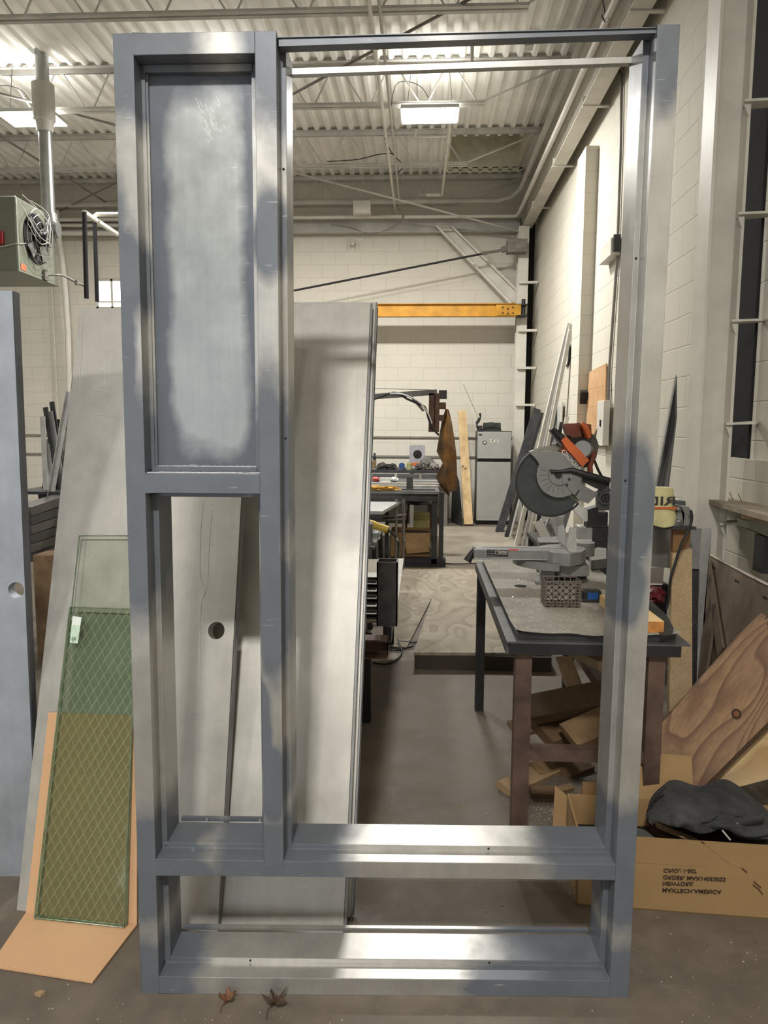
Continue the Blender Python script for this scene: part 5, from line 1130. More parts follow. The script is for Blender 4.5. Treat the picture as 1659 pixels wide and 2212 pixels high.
# lattice basket
M_bk = simple('basket_plastic', srgb(96, 87, 78), .6, 0, .12, 20)
bp = [pz(*s2(905, 1030), TT), pz(*s2(1283, 1030), TT)]; bY = bp[0].y
bk_ = thing('lattice_basket', 'small dusty brown plastic basket with diamond lattice sides on the saw table', 'basket', ((bp[0].x+bp[1].x)/2, bY+.05, TT))
x0, x1 = bp[0].x, bp[1].x; zt_b = py(*s2(1100, 757), bY).z; dY = .085
def lattice(bm, x0, x1, z0, z1, Y, fr=.005, nx=5, nz=4, th=.0035):
    box(bm, (x0, Y, z0), (x1, Y+th, z0+fr)); box(bm, (x0, Y, z1-fr), (x1, Y+th, z1)); box(bm, (x0, Y, z0), (x0+fr, Y+th, z1)); box(bm, (x1-fr, Y, z0), (x1, Y+th, z1))
    cx_ = (x1-x0)/nx; cz = (z1-z0)/nz
    for i in range(nx):
        for j in range(nz):
            a = Vector((x0+i*cx_, Y+th/2, z0+j*cz)); beam(bm, a, a+Vector((cx_, 0, cz)), th*1.6, .004, (0, 1, 0), math.pi/2*0); beam(bm, a+Vector((0, 0, cz)), a+Vector((cx_, 0, 0)), th*1.6, .004, (0, 1, 0))
bm = NB(); lattice(bm, x0, x1, TT+.001, zt_b, bY); obj('front_side', bm, M_bk, bk_)
bm = NB(); zb7 = zt_b+.003
box(bm, (x0, bY+dY, zb7-.006), (x1, bY+dY+.003, zb7)); box(bm, (x0, bY+dY, TT+.001), (x1, bY+dY+.003, TT+.008))
for k in range(7): xk = x0+(x1-x0-.004)*k/6; box(bm, (xk, bY+dY, TT+.008), (xk+.003, bY+dY+.003, zb7-.006))
obj('back_side', bm, M_bk, bk_)
bm = NB(); box(bm, (x0, bY, TT+.0005), (x1, bY+dY, TT+.004)); obj('bottom', bm, M_bk, bk_)
for xx in (x0, x1-.003):
    bm = NB(); box(bm, (xx, bY, zt_b-.006), (xx+.003, bY+dY, zt_b)); 
    for k in range(4): box(bm, (xx, bY+.01+k*.02, TT+.004), (xx+.003, bY+.016+k*.02, zt_b-.006))
    obj('end_side', bm, M_bk, bk_)
a = pz(*s2(1312, 975), TT); b2 = pz(*s2(1505, 975), TT); h2 = py(*s2(1400, 870), a.y).z
tm = thing('tape_measure', 'black tape measure with blue face beside the lattice basket', 'tape measure', ((a.x+b2.x)/2, a.y+.02, TT))
bm = NB(); box(bm, (a.x, a.y, TT+.001), (b2.x, a.y+.045, h2+.006)); bev(bm, .009, 3); obj('case', bm, M_black, tm)
bm = NB(); box(bm, (a.x+.018, a.y-.001, TT+.01), (b2.x-.014, a.y, h2-.004)); obj('blue_face', bm, simple('tape_blue', srgb(32, 84, 150), .4), tm)
# timber on the right of the table, black mat end
bm = NB(); p0 = py(1355, 1366, Y0+.06); p1 = py(1427, 1362, Y0+.06); zt_w = py(1400, 1328, Y0+.06).z
wd = thing('lumber_block', 'pale two by four offcut with orange end grain at the right of the saw table', 'lumber', ((p0.x+p1.x)/2, Y0+.3, TT))
obj('board', prism(NB(), [Vector((p0.x, Y0+.03, TT+.001)), Vector((p1.x, Y0+.03, TT+.001)), Vector((p1.x-.01, Y0+.42, TT+.001)), Vector((p0.x-.01, Y0+.42, TT+.001))], (0, 0, .04)), simple('fresh_pine', srgb(226, 192, 138), .7, 0, .08, 6), wd)
obj('end_grain', prism(NB(), [Vector((p0.x+.001, Y0+.028, TT+.002)), Vector((p1.x-.001, Y0+.028, TT+.002)), Vector((p1.x-.001, Y0+.028, TT+.040)), Vector((p0.x+.001, Y0+.028, TT+.040))], (0, .0015, 0)), simple('end_grain', srgb(186, 124, 62), .8, 0, .25, 30), wd)
bm = NB(); prism(bm, [tp(1428, 1375, .018), tp(1462, 1372, .018), tp(1440, 1330, .018), tp(1395, 1290, .018), tp(1390, 1330, .018)], (0, 0, .004)); tag(obj('rubber_mat', bm, M_dk), 'dark rubber mat curling at the right corner of the saw table', 'mat')
bm = NB(); tube(bm, [tp(1318, 1240, .024), tp(1352, 1290, .024)], .006, 6); tag(obj('steel_strip', bm, M_tbl), 'thin steel strip lying diagonally on the right of the saw table', 'strip')
# offcuts under the table
M_off = [simple('offcut_a', srgb(128, 102, 72), .75, 0, .2, 6), simple('offcut_b', srgb(102, 78, 52), .8, 0, .22, 6), simple('offcut_c', srgb(160, 134, 102), .75, 0, .15, 6)]
def s3(x, y): return (1060+x/4.707, 1330+y/4.707)
offs = [  # px a, Ya, px b, Yb, width, height, mat, label
 ((690, 285), 3.3, (1180, 500), 2.75, .07, .035, 2, 'pale board slung diagonally right under the saw table top'),
 ((745, 430), 3.5, (870, 780), 3.3, .075, .018, 2, 'short nailed board hanging down at the back under the saw table'),
 ((380, 960), 3.0, (1200, 800), 3.0, .14, .045, 1, 'thick plank topmost on the wood pile under the saw table'),
 ((220, 1160), 3.2, (760, 1020), 3.3, .10, .02, 2, 'thin board sticking out left from the wood pile'),
 ((520, 1210), 2.95, (1200, 960), 3.1, .15, .05, 1, 'dark orange board second in the wood pile'),
 ((790, 1240), 2.80, (1200, 1060), 2.85, .13, .035, 0, 'olive brown block lying across the pile behind the stretcher'),
 ((880, 1330), 2.85, (1250, 1180), 2.9, .06, .03, 2, 'narrow pale strip below the olive brown block'),
 ((140, 1770), 2.85, (680, 1520), 3.0, .085, .03, 2, 'pale board with rounded end lying on the floor past the front leg'),
 ((430, 1590), 2.9, (760, 1490), 3.2, .08, .04, 0, 'board offcut on the floor beneath the stretcher'),
 ((720, 1590), 3.0, (980, 1500), 3.2, .09, .03, 1, 'reddish offcut on the floor right of the long board'),
 ((640, 1790), 2.9, (830, 1740), 2.9, .03, .02, 0, 'thin stick on the floor before the cardboard flap'),
 ((400, 1790), 2.8, (640, 1800), 2.75, .05, .03, 1, 'dark stick lying behind the front leg foot')]
for i, (a, Ya, b2, Yb, w_, h_, mi, lb) in enumerate(offs):
    A_, B_ = py(*s3(*a), Ya), py(*s3(*b2), Yb)
    if i >= 7: A_ = pz(*s3(*a), h_/2+.002); B_ = pz(*s3(*b2), h_/2+.002)
    bm = NB(); beam(bm, A_, B_, w_, h_, (0, -.35, 1)); bev(bm, .002, 1); tag(obj('wood_offcut', bm, M_off[mi]), lb, 'wood offcut')
bm = NB(); random.seed(14)
for i in range(260):
    x = random.gauss(1190, 40); y = random.gauss(1740, 28)
    if y < 1660: continue
    p = pz(x, y, .001); q = random.uniform(0, 6.28); l = random.uniform(.003, .009); prism(bm, [p, p+Vector((math.cos(q)*l, math.sin(q)*l, .001)), p+Vector((math.cos(q+.6)*l, math.sin(q+.6)*l, .001))], (0, 0, .001))
tag(obj('floor_shavings', bm, simple('shavings', srgb(176, 168, 150), .5, .2)), 'shavings strewn on the floor under the saw table', 'shavings', None, 'stuff')
# ---------------------------------------------------------------- lengths leaning on the right wall
def lean(kind, top, bot, m, lb, X=1.70, w_=.05, h_=.03, flip=1, grp=None):
    A_, B_ = px(*top, X), pz(*bot); bm = NB(); B_.z = .001
    if kind == 'angle': angle(bm, B_, A_, w_, h_, .005, (0, -1, 0), flip)
    elif kind == 'channel': channel(bm, B_, A_, h_, w_, .004, (0, -1, 0), flip)
    else: beam(bm, B_, A_, w_, h_, (0, -1, 0))
    nm = {'angle': 'steel_angle', 'channel': 'steel_channel', 'tube': 'square_tube'}[kind]
    return tag(obj(nm, bm, m), lb, 'metal bar', grp)
L_ = [('tube', (1160, 884), (1078, 1150), M_dk, 'dark steel bar leaning on the wall, nearest the fridge', .11, .05), ('tube', (1170, 893), (1094, 1160), M_black, 'black bar second from the fridge in the leaning stock', .05, .08), ('tube', (1166, 900), (1100, 1165), M_lite, 'slim bright bar between the dark leaning bars by the fridge', .02, .03),
      ('channel', (1224, 697), (1110, 1176), M_white, 'longest white channel leaning on the wall, left of its pair', .07, .05), ('channel', (1229, 700), (1126, 1180), M_lite, 'longest leaning channel, bright grey, right of its pair', .07, .05), ('tube', (1232, 712), (1140, 1182), M_white, 'long slim white bar behind the longest leaning channels', .04, .05),
      ('tube', (1200, 880), (1156, 1185), M_dk, 'dark bar leaning left of the small white panel', .06, .05), ('channel', (1220, 900), (1166, 1188), M_white, 'white channel leaning below the small white panel', .06, .05), ('tube', (1214, 912), (1160, 1187), M_dk, 'second dark bar leaning under the wall clock', .05, .05),
      ('tube', (1248, 848), (1188, 1190), M_dk, 'dark bar leaning left of the tan template board', .07, .05), ('tube', (1254, 846), (1200, 1190), M_lite, 'bright bar leaning left of the tan template board', .03, .04), ('tube', (1262, 845), (1212, 1195), M_black, 'black bar leaning just left of the tan template board', .07, .06), ('tube', (1240, 870), (1176, 1190), M_white, 'white bar leaning between two dark bars under the clock', .03, .04)]
for k, a, b2, m, lb, w_, h_ in L_: lean(k, a, b2, m, lb, 1.69, w_, h_)
# pile of bright brackets behind the saw
random.seed(2)
for i in range(9):
    x = random.uniform(1160, 1212); y = random.uniform(1115, 1165); Y = random.uniform(5.2, 6.0); p = py(x, y, Y)
    zk = py(1190, 1168, 5.6).z; p.z = zk+.002; bm = NB(); channel(bm, p, p+Vector((random.uniform(-.1, .1), random.uniform(-.1, .1), random.uniform(.12, .3))), .05, .06, .004)
    tag(obj('metal_bracket', bm, M_white if i % 2 else M_lite), 'bright folded bracket heaped on the rack behind the saw', 'bracket', 'brackets behind the saw')
rk2 = thing('stock_rack', 'dark stand behind the saw holding bright brackets', 'rack', (1.05, 5.6, 0))
zk = py(1190, 1168, 5.6).z
obj('shelf', box(NB(), (.86, 5.15, zk-.03), (1.5, 6.05, zk)), M_dk, rk2)
for x in (.87, 1.45):
    for Y in (5.17, 6.0): obj('leg', box(NB(), (x, Y, 0), (x+.04, Y+.04, zk-.03)), M_dk, rk2)
for i, (x, y, c) in enumerate([(1290, 1120, M_black), (1265, 1150, M_lite), (1300, 1080, M_dk)]):
    p = py(x, y, 4.9); bm = NB(); box(bm, p-Vector((.06, .05, .05)), p+Vector((.06, .05, .05))); bev(bm, .01)
    if i == 2: bm.free(); continue
    tag(obj('machine_part', bm, c), ['black cast machine part behind the saw hinge', 'bright machine part low behind the saw fence', 'dark grey machine part behind the saw motor'][i], 'machine part')
p = py(1290, 1120, 4.9); p2 = py(1265, 1150, 4.9); ms = thing('machine_stand', 'dark stand under the machine parts behind the saw', 'stand', (p.x, 4.9, 0))
obj('body', box(NB(), (p2.x-.08, 4.82, 0), (p.x+.2, 4.99, p2.z-.0505)), M_dk, ms); obj('block', box(NB(), (p.x-.04, 4.84, p2.z-.05), (p.x+.1, 4.97, p.z-.051)), M_dk, ms)
# clock, conduit, boxes, template on the right wall
ck = thing('wall_clock', 'round wall clock with white rim on the right wall', 'clock', px(1228, 765, XW)+Vector((-.02, 0, -.15)))
c_ = px(1228, 765, XW); rr = .155
obj('rim', disc_ring(NB(), c_, rr, rr-.018, .045, (-1, 0, 0)), simple('clock_rim', srgb(225, 225, 220), .4), ck)
obj('dial', cyl(NB(), c_, rr-.018, .03, (-1, 0, 0), 36), simple('clock_dial', srgb(206, 206, 200), .5), ck)
obj('backing', cyl(NB(), c_+Vector((0, -.0, 0)), rr-.005, .02, (-1, 0, 0), 36), M_black, ck)
for q, l in ((50, .07), (160, .1)): obj('hand', beam(NB(), c_+Vector((-.032, 0, 0)), c_+Vector((-.032, math.cos(R(q))*l, math.sin(R(q))*l)), .004, .008), M_black, ck)
a = px(1335, 152, 1.74); pipe('grey conduit climbing the right wall with an elbow at the top', [px(1290, 145, 1.60), px(1292, 152, 1.60), px(1337, 153, 1.74), px(1343, 160, 1.74), px(1341, 300, 1.74), px(1333, 560, 1.74), px(1316, 800, 1.74), px(1314, 868, 1.74)], .014, simple('conduit_grey', srgb(130, 126, 120), .5, .2), 'conduit', 'conduit')
pipe('bare conduit slanting from the wall toward the saw', [px(1316, 820, 1.74), px(1312, 880, 1.72), px(1300, 910, 1.70), px(1285, 940, 1.66)], .012, M_rod, 'conduit', 'conduit')
eb = thing('electrical_box', 'small white electrical box on the conduit high on the right wall', 'electrical box', px(1330, 542, XW))
a = px(1316, 560, XW); b2 = px(1340, 560, XW); z0 = px(1330, 560, XW).z; z1 = px(1330, 524, XW).z; Ya, Yb = sorted((a.y, b2.y))
obj('box', bev(box(NB(), (XW-.09, Ya, z0), (XW-.005, Yb, z1)), .006), M_white, eb)
obj('dark_end', box(NB(), (XW-.07, Ya-.03, z0+.03), (XW-.01, Ya, z1+.02)), M_dk, eb)
tb_ = thing('template_board', 'tan brown template board with pencil marks hung on the right wall', 'board', px(1287, 960, XW))
cs = [px(1266, 962, 1.72), px(1305, 962, 1.72), px(1309, 785, 1.735), px(1268, 806, 1.735)]
t = NT('marked_board'); v = t.coord('Object'); br = t.n('ShaderNodeTexBrick'); mp = t.mapping((1, 1, 1), (0, 0, 0)); sx = t.n('ShaderNodeSeparateXYZ'); t.link(mp, sx.inputs[0]); cmb = t.n('ShaderNodeCombineXYZ'); t.link(sx.outputs[1], cmb.inputs[0]); t.link(sx.outputs[2], cmb.inputs[1]); t.link(cmb.outputs[0], br.inputs['Vector'])
br.inputs['Scale'].default_value = 1; br.inputs['Brick Width'].default_value = .5; br.inputs['Row Height'].default_value = .19; br.inputs['Mortar Size'].default_value = .003
t.set(Base_Color=t.mix(t.math('MULTIPLY', br.outputs['Fac'], .4), t.ramp(t.noise(v, 5, 5), [(.3, srgb(176, 136, 96)), (.7, srgb(200, 162, 120))]), srgb(120, 90, 66)), Roughness=.8)
obj('sheet', slab(NB(), cs, .012), t.m, tb_)
wp = thing('panel_door', 'small white framed panel low on the right wall under the clock', 'panel', px(1212, 900, XW))
a, b2 = px(1200, 870, XW), px(1222, 870, XW); z0 = px(1212, 940, XW).z; z1 = px(1212, 868, XW).z; Ya, Yb = sorted((a.y, b2.y))
obj('frame', bev(box(NB(), (XW-.05, Ya, z0), (XW-.031, Yb, z1)), .004), M_white, wp); obj('inner_panel', box(NB(), (XW-.054, Ya+.06, z0+.05), (XW-.05, Yb-.06, z1-.06)), simple('pale_inner', srgb(190, 190, 184), .5), wp)
ep = thing('breaker_panel', 'tall narrow white breaker panel beside the template board', 'breaker panel', px(1320, 950, XW))
a, b2 = px(1311, 870, XW), px(1326, 870, XW); z0 = px(1318, 962, XW).z; z1 = px(1318, 866, XW).z; Ya, Yb = sorted((a.y, b2.y))
obj('cabinet', bev(box(NB(), (XW-.09, Ya, z0), (XW-.031, Yb, z1)), .006), M_white, ep); obj('latch', box(NB(), (XW-.1, Ya+.08, (z0+z1)/2-.03), (XW-.09, Ya+.11, (z0+z1)/2+.03)), M_dk, ep)
# grey sheet pair leaning behind the right jamb
a = [pz(1395, 1290), pz(1432, 1290), px(1460, 812, 1.66), px(1446, 850, 1.66)]
def ext(c): t0, t1 = c[3], c[2]; return [t0+(c[0]-t0)*(t0.z/(t0.z-c[0].z)), t1+(c[1]-t1)*(t1.z/(t1.z-c[1].z)), c[2], c[3]]
for i, (c4, m, lb) in enumerate([([px(1385, 1200, 1.45), px(1424, 1200, 1.45), px(1459, 900, 1.58), px(1459, 812, 1.58)], M_tbl, 'dark grey steel sheet leaning against the wall right of the frame'), ([px(1380, 1200, 1.42), px(1388, 1200, 1.42), px(1459, 811, 1.57), px(1453, 828, 1.57)], M_lite, 'bright narrow strip leaning with the dark sheet right of the frame')]):
    tag(obj('steel_sheet', slab(NB(), ext(c4), .01), m), lb, 'steel sheet')
# ---------------------------------------------------------------- right side clutter
def r4(x, y): return (1370+x/5.74, 1020+y/5.74)
RY = 3.3
# post of particle board
t = NT('chipboard'); v = t.coord('Object'); vo = t.n('ShaderNodeTexVoronoi'); vo.inputs['Scale'].default_value = 170; t.link(v, vo.inputs['Vector'])
t.set(Base_Color=t.mix(t.ramp(vo.outputs['Distance'], [(.15, .5), (.4, 0)]), t.ramp(t.noise(v, 6, 5), [(.3, srgb(150, 126, 94)), (.7, srgb(186, 160, 122))]), srgb(214, 200, 170)), Roughness=.8); M_chip = t.m
pa, pb = [py(*r4(x, y), RY) for x, y in ((440, 1700), (680, 1700))]
cp = thing('chipboard_plank', 'tall speckled chipboard plank standing right of the saw table', 'plank', ((pa.x+pb.x)/2, RY, 0))
c4 = [Vector((py(1436, 1530, RY-.02).x, RY-.1, 0)), Vector((py(1488, 1530, RY-.02).x, RY-.1, 0)), py(1495, 1185, RY), py(1453, 1185, RY)]
obj('plank', slab(NB(), c4, .03), M_chip, cp)
c4 = [py(*r4(480, 990), RY-.01), py(*r4(690, 930), RY-.01), py(*r4(700, 680), RY-.01), py(*r4(485, 690), RY-.01)]
obj('brown_cleat', slab(NB(), c4, .03), simple('brown_board', srgb(126, 92, 56), .7, 0, .2, 8), cp)
# bench grinder like machine with yellow bag
mz = thing('sander', 'grey bench machine with chrome rods beside the yellow bag', 'machine', py(*r4(640, 660), RY))
bm = NB(); ngon_prism(bm, [py(*r4(x, y), RY-.06) for x, y in ((585, 425), (680, 430), (715, 490), (715, 640), (610, 660), (600, 600), (625, 520))], (0, .1, 0)); obj('bracket', bm, M_sg, mz)
bm = NB(); c4 = [py(*r4(x, y), RY+.02) for x, y in ((545, 360), (635, 358), (640, 410), (545, 415))]; ngon_prism(bm, c4, (0, .06, 0)); obj('cap', bm, M_sgd, mz)
for y in (455, 610): obj('chrome_rod', tube(NB(), [py(*r4(530, y), RY-.02), py(*r4(600, y), RY-.02)], .007, 10), M_lite, mz)
obj('base', box(NB(), tuple(py(*r4(160, 690), RY)-Vector((.0, .05, 0))), tuple(py(*r4(720, 660), RY)+Vector((0, .2, 0)))), M_dk, mz)
obj('cord', tube(NB(), smooth_path([py(*r4(x, y), RY-.1) for x, y in ((700, 470), (715, 560), (690, 680), (590, 880), (500, 1150), (445, 1350), (430, 1550), (400, 1700))], 6), .006, 8), M_black, mz)
M_yb = simple('yellow_bag_cloth', srgb(200, 192, 142), .8, 0, .12, 14)
yb = thing('dust_bag', 'pale yellow cloth dust bag with dark letters and an orange band', 'dust bag', py(*r4(300, 660), RY))
bm = NB(); prof = [(195, 130, 505), (230, 120, 520), (330, 110, 525), (440, 105, 535), (540, 100, 556), (600, 110, 556), (655, 200, 530)]; rows = []
for y, xa, xb2 in prof:
    A_, B_ = py(*r4(xa, y), RY-.06), py(*r4(xb2, y), RY-.06); c = (A_+B_)/2+Vector((0, .04, 0)); w2 = (B_.x-A_.x)/2
    rows.append([bm.verts.new(c+Vector((w2*math.cos(q)*(abs(math.cos(q))**-.25 if abs(math.cos(q)) > .01 else 1), -.05*math.sin(q), (.0 if y < 600 else -.01*(1-abs(math.cos(q))))))) for q in [2*math.pi*i/24 for i in range(24)]])
for a, b2 in zip(rows, rows[1:]):
    for j in range(24): bm.faces.new((a[j], a[(j+1) % 24], b2[(j+1) % 24], b2[j]))
bm.faces.new(rows[0]); bm.faces.new(rows[-1]); obj('bag', bm, M_yb, yb, smooth=True)
c4 = [py(*r4(x, y), RY-.073) for x, y in ((110, 462), (530, 458), (530, 432), (110, 434))]; obj('orange_band', prism(NB(), c4, (0, .004, 0)), M_or, yb)
lay_text('RIDGID', .052, py(*r4(518, 408), RY-.073), (-1, 0, 0), (0, 0, 1), 'bag_lettering', M_dk, yb, fit=.27)
for (pts, Y, m, nm, lb, ct) in [([(0, 690), (475, 690), (470, 860), (450, 1190), (180, 1170), (0, 1180)], RY+.15, M_galv, 'sheet_metal', 'crumpled shiny sheet metal hanging below the yellow bag', 'sheet metal'),
    ([(840, 690), (960, 690), (940, 1000), (860, 1800), (770, 3250), (700, 3250), (800, 1800), (830, 1000)], RY+.35, M_lite, 'scrap_strip', 'bright scrap strips standing beside the near column foot', 'metal strip'),
    ([(100, 1180), (375, 1180), (350, 1400), (180, 1400)], RY+.3, M_white, 'white_board', 'small dirty white board leaning below the shiny sheet metal', 'board')]:
    bm = NB(); ngon_prism(bm, [py(*r4(*p), Y) for p in pts], (0, .012, 0)); tag(obj(nm, bm, m), lb, ct)
sp_ = thing('standing_panel', 'dark standing panel with a plain grey plate on top, right of the chipboard plank', 'panel', py(*r4(700, 3300), RY+.2))
bm = NB(); ngon_prism(bm, [py(*r4(*p), RY+.12) for p in [(685, 1150), (805, 1150), (790, 1760), (760, 3350), (600, 3350)]], (0, .012, 0)); obj('dark_board', bm, M_dk, sp_)
bm = NB(); ngon_prism(bm, [py(*r4(*p), RY+.1) for p in [(700, 700), (830, 700), (805, 1200), (685, 1195)]], (0, .012, 0)); obj('grey_plate', bm, simple('soft_grey_sheet', srgb(140, 140, 142), .4, .4), sp_)
tc = thing('tool_cabinet', 'dark cluttered cabinet behind the right end of the saw table', 'cabinet', (py(1420, 1300, RY+.4).x, RY+.6, 0))
a = py(1385, 1260, RY+.35); b2 = py(1445, 1260, RY+.35)
obj('cabinet', bev(box(NB(), (a.x, RY+.35, 0), (b2.x, RY+.7, a.z)), .01), M_black, tc)
obj('drawer', box(NB(), (a.x+.02, RY+.33, a.z-.2), (b2.x-.02, RY+.35, a.z-.06)), M_dk, tc)
p = py(1412, 1285, RY+.25); tag(obj('red_drill', lump(NB(), p, (.045, .05, .04), 9, .4, 3), simple('dark_red', srgb(96, 24, 30), .5), smooth=True), 'dark red tool part in the shade behind the saw table', 'tool')
# slotted steel panel leaning near the right edge
c4 = [px(1497, 1560, 1.33), px(1740, 1640, 1.33), px(1740, 1305, 1.45), px(1533, 1196, 1.45)]
n_ = (c4[1]-c4[0]).cross(c4[3]-c4[0]).normalized()
if n_.dot(c4[0]-EYE) < 0: n_ = -n_
t = NT('brown_steel_panel'); t.set(Base_Color=t.ramp(t.noise(t.coord('Object'), 2.5, 5, .6, .5), [(.3, srgb(96, 84, 72)), (.7, srgb(140, 124, 108))]), Roughness=.45, Metallic=.3); M_brs = t.m
spn = thing('slotted_panel', 'brownish slotted steel panel leaning on the wall at the right edge', 'steel panel', (c4[0]+c4[1])/2)
def onp(x, y): d = ray(x, y); return EYE+d*((c4[0]-EYE).dot(n_)/d.dot(n_))
obj('panel', slab(NB(), [onp(1505, 1500), onp(1760, 1600), onp(1760, 1312), onp(1530, 1195)], .01), M_brs, spn)
obj('rim', tube(NB(), [onp(1526, 1194), onp(1620, 1244), onp(1760, 1314)], .007, 6), simple('pale_rim', srgb(168, 158, 144), .5, .3), spn)
for x, y in ((1541, 1225), (1592, 1255), (1653, 1291)):
    obj('slot', prism(NB(), [onp(x-5, y-5)-n_*.001, onp(x+5, y+1)-n_*.001, onp(x+5, y+6)-n_*.001, onp(x-5, y+1)-n_*.001], n_*.0008), M_dark, spn)
for i, (pts, lb) in enumerate([([(1532, 1208), (1540, 1212), (1570, 1400), (1558, 1420)], 'narrow brown steel strip leaning on the slotted panel, left'), ([(1548, 1305), (1556, 1306), (1530, 1480), (1512, 1520), (1518, 1460)], 'narrow brown strip standing at the lower left of the slotted panel')]):
    bm = NB(); ngon_prism(bm, [onp(*p)-n_*.02 for p in pts], n_*.012); tag(obj('steel_strip', bm, M_brs), lb, 'strip')
# shelf with nails, strip below, dark clamp
sz = 1.12
sh = thing('wall_board', 'dusty old board shelf with three upright nails at the right edge', 'shelf', pz(1590, 1090, sz))
obj('board', prism(NB(), [pz(1514, 1074, sz), pz(1620, 1104, sz), pz(1680, 1120, sz), pz(1700, 1088, sz), pz(1546, 1063, sz)], (0, 0, -.025)), simple('dusty_board', srgb(150, 138, 120), .85, 0, .2, 12), sh)
for x, y in ((1556, 1075), (1583, 1079), (1602, 1083)): p = pz(x, y, sz); obj('nail', tube(NB(), [p, p+Vector((-.02, 0, .04))], .002, 5), M_black, sh)
for i, z in enumerate((-.05,)):
    tag(obj('wood_strip', prism(NB(), [pz(1602, 1110, sz-.03), pz(1612, 1105, sz-.03), pz(1700, 1117, sz-.03), pz(1700, 1126, sz-.03)], (0, 0, -.02)), simple('pinkish_wood', srgb(196, 158, 128), .8)), 'thin pinkish strip just below the nail board', 'wood strip')
bm = NB(); q = [py(1617, 1127, 3.4), py(1690, 1150, 3.2), py(1690, 1172, 3.2), py(1617, 1142, 3.4)]; prism(bm, q, (0, .12, 0)); tag(obj('timber_block', bm, simple('green_grey_wood', srgb(88, 86, 72), .8, 0, .2, 12)), 'dark greenish timber block under the nail board at the right edge', 'timber')
bm = NB(); a = py(1652, 1160, 3.3); box(bm, (a.x, 3.3, py(0, 1215, 3.3).z), (a.x+.1, 3.4, a.z)); tag(obj('black_bracket', bm, M_black), 'black bracket hanging at the right edge of the photo', 'bracket')
# big plywood boards
def wood(name, c1, c2, c3, rot, sc=1.5):
    t = NT(name); mp = t.n('ShaderNodeMapping'); mp.inputs['Rotation'].default_value = rot; t.link(t.coord('Object'), mp.inputs[0])
    m2 = t.n('ShaderNodeMapping'); m2.inputs['Scale'].default_value = (.5, 1, 4); t.link(mp.outputs[0], m2.inputs[0])
    wv = t.n('ShaderNodeTexWave', bands_direction='Z'); wv.inputs['Scale'].default_value = 3.2; wv.inputs['Distortion'].default_value = 7; wv.inputs['Detail'].default_value = 3; wv.inputs['Detail Scale'].default_value = .7; t.link(m2.outputs[0], wv.inputs['Vector'])
    m3 = t.n('ShaderNodeMapping'); m3.inputs['Scale'].default_value = (2, 4, 60); t.link(mp.outputs[0], m3.inputs[0]); fn = t.noise(m3.outputs[0], 1.5, 4)
    c = t.mix(t.ramp(wv.outputs['Color'], [(.15, 0), (.85, 1)]), c1, c2); c = t.mix(t.ramp(fn, [(.45, .0), (.62, .6)]), c, c3)
    c = t.mix(t.ramp(t.noise(t.coord('Object'), 2.2, 4), [(.4, .55), (.62, 0)]), c, c3)
    t.set(Base_Color=c, Roughness=.75); return t.m
nb1 = Vector((0.12, -.95, .28)).normalized(); pb1 = py(1470, 1700, 2.52)
def onb(x, y, d=0): r_ = ray(x, y); return EYE+r_*((pb1-EYE).dot(nb1)/r_.dot(nb1))-nb1*(-d)
M_wb1 = grain('weathered_plywood', srgb(160, 128, 94), srgb(98, 72, 52), srgb(112, 88, 76), (.3, 1, 1.8), (0, R(50), 0), 30, 2.2, .75, .5); M_wb2 = grain('light_plywood', srgb(200, 170, 118), srgb(160, 122, 70), srgb(176, 164, 140), (.4, 1, 1.3), (0, R(15), 0), 12, 2.6, .75, .5)
pw = thing('plywood_board', 'large brown plywood board with splintered top corner and a knot, leaning at right', 'plywood board', onb(1520, 1745))
out = [(1430, 1562), (1520, 1462), (1600, 1372), (1648, 1325), (1655, 1331), (1650, 1340), (1662, 1336), (1656, 1350), (1720, 1390), (1720, 1512), (1659, 1560), (1517, 1702), (1490, 1745), (1425, 1745)]
bm = NB(); ngon_prism(bm, [onb(*p) for p in out], -nb1*.018); obj('board', bm, M_wb1, pw)
kc = onb(1590, 1542, .0015); obj('knot', disc_ring(NB(), kc, .018, .012, .002, nb1, 0, 360, 20), simple('knot_dark', srgb(58, 40, 26), .9), pw)
obj('knot_heart', cyl(NB(), kc, .011, .0015, tuple(nb1), 14), simple('knot_red', srgb(120, 78, 54), .9), pw)
bm = NB(); prism(bm, [onb(1720, 1513, .001), onb(1659, 1561, .001), onb(1517, 1703, .001), onb(1524, 1706, .001), onb(1662, 1572, .001), onb(1720, 1526, .001)], -nb1*.018); obj('lower_edge', bm, simple('dark_board_edge', srgb(66, 46, 30), .9), pw)  # lower edge of the board in a dark brown
pb2 = thing('plywood_board', 'light yellow plywood piece showing below the big brown board', 'plywood board', onb(1640, 1760))
out = [(1530, 1706), (1664, 1570), (1740, 1510), (1740, 1672), (1600, 1708), (1590, 1745), (1530, 1745)]
bm = NB(); ngon_prism(bm, [onb(*p)-nb1*.045 for p in out], -nb1*.015); obj('board', bm, M_wb2, pb2)
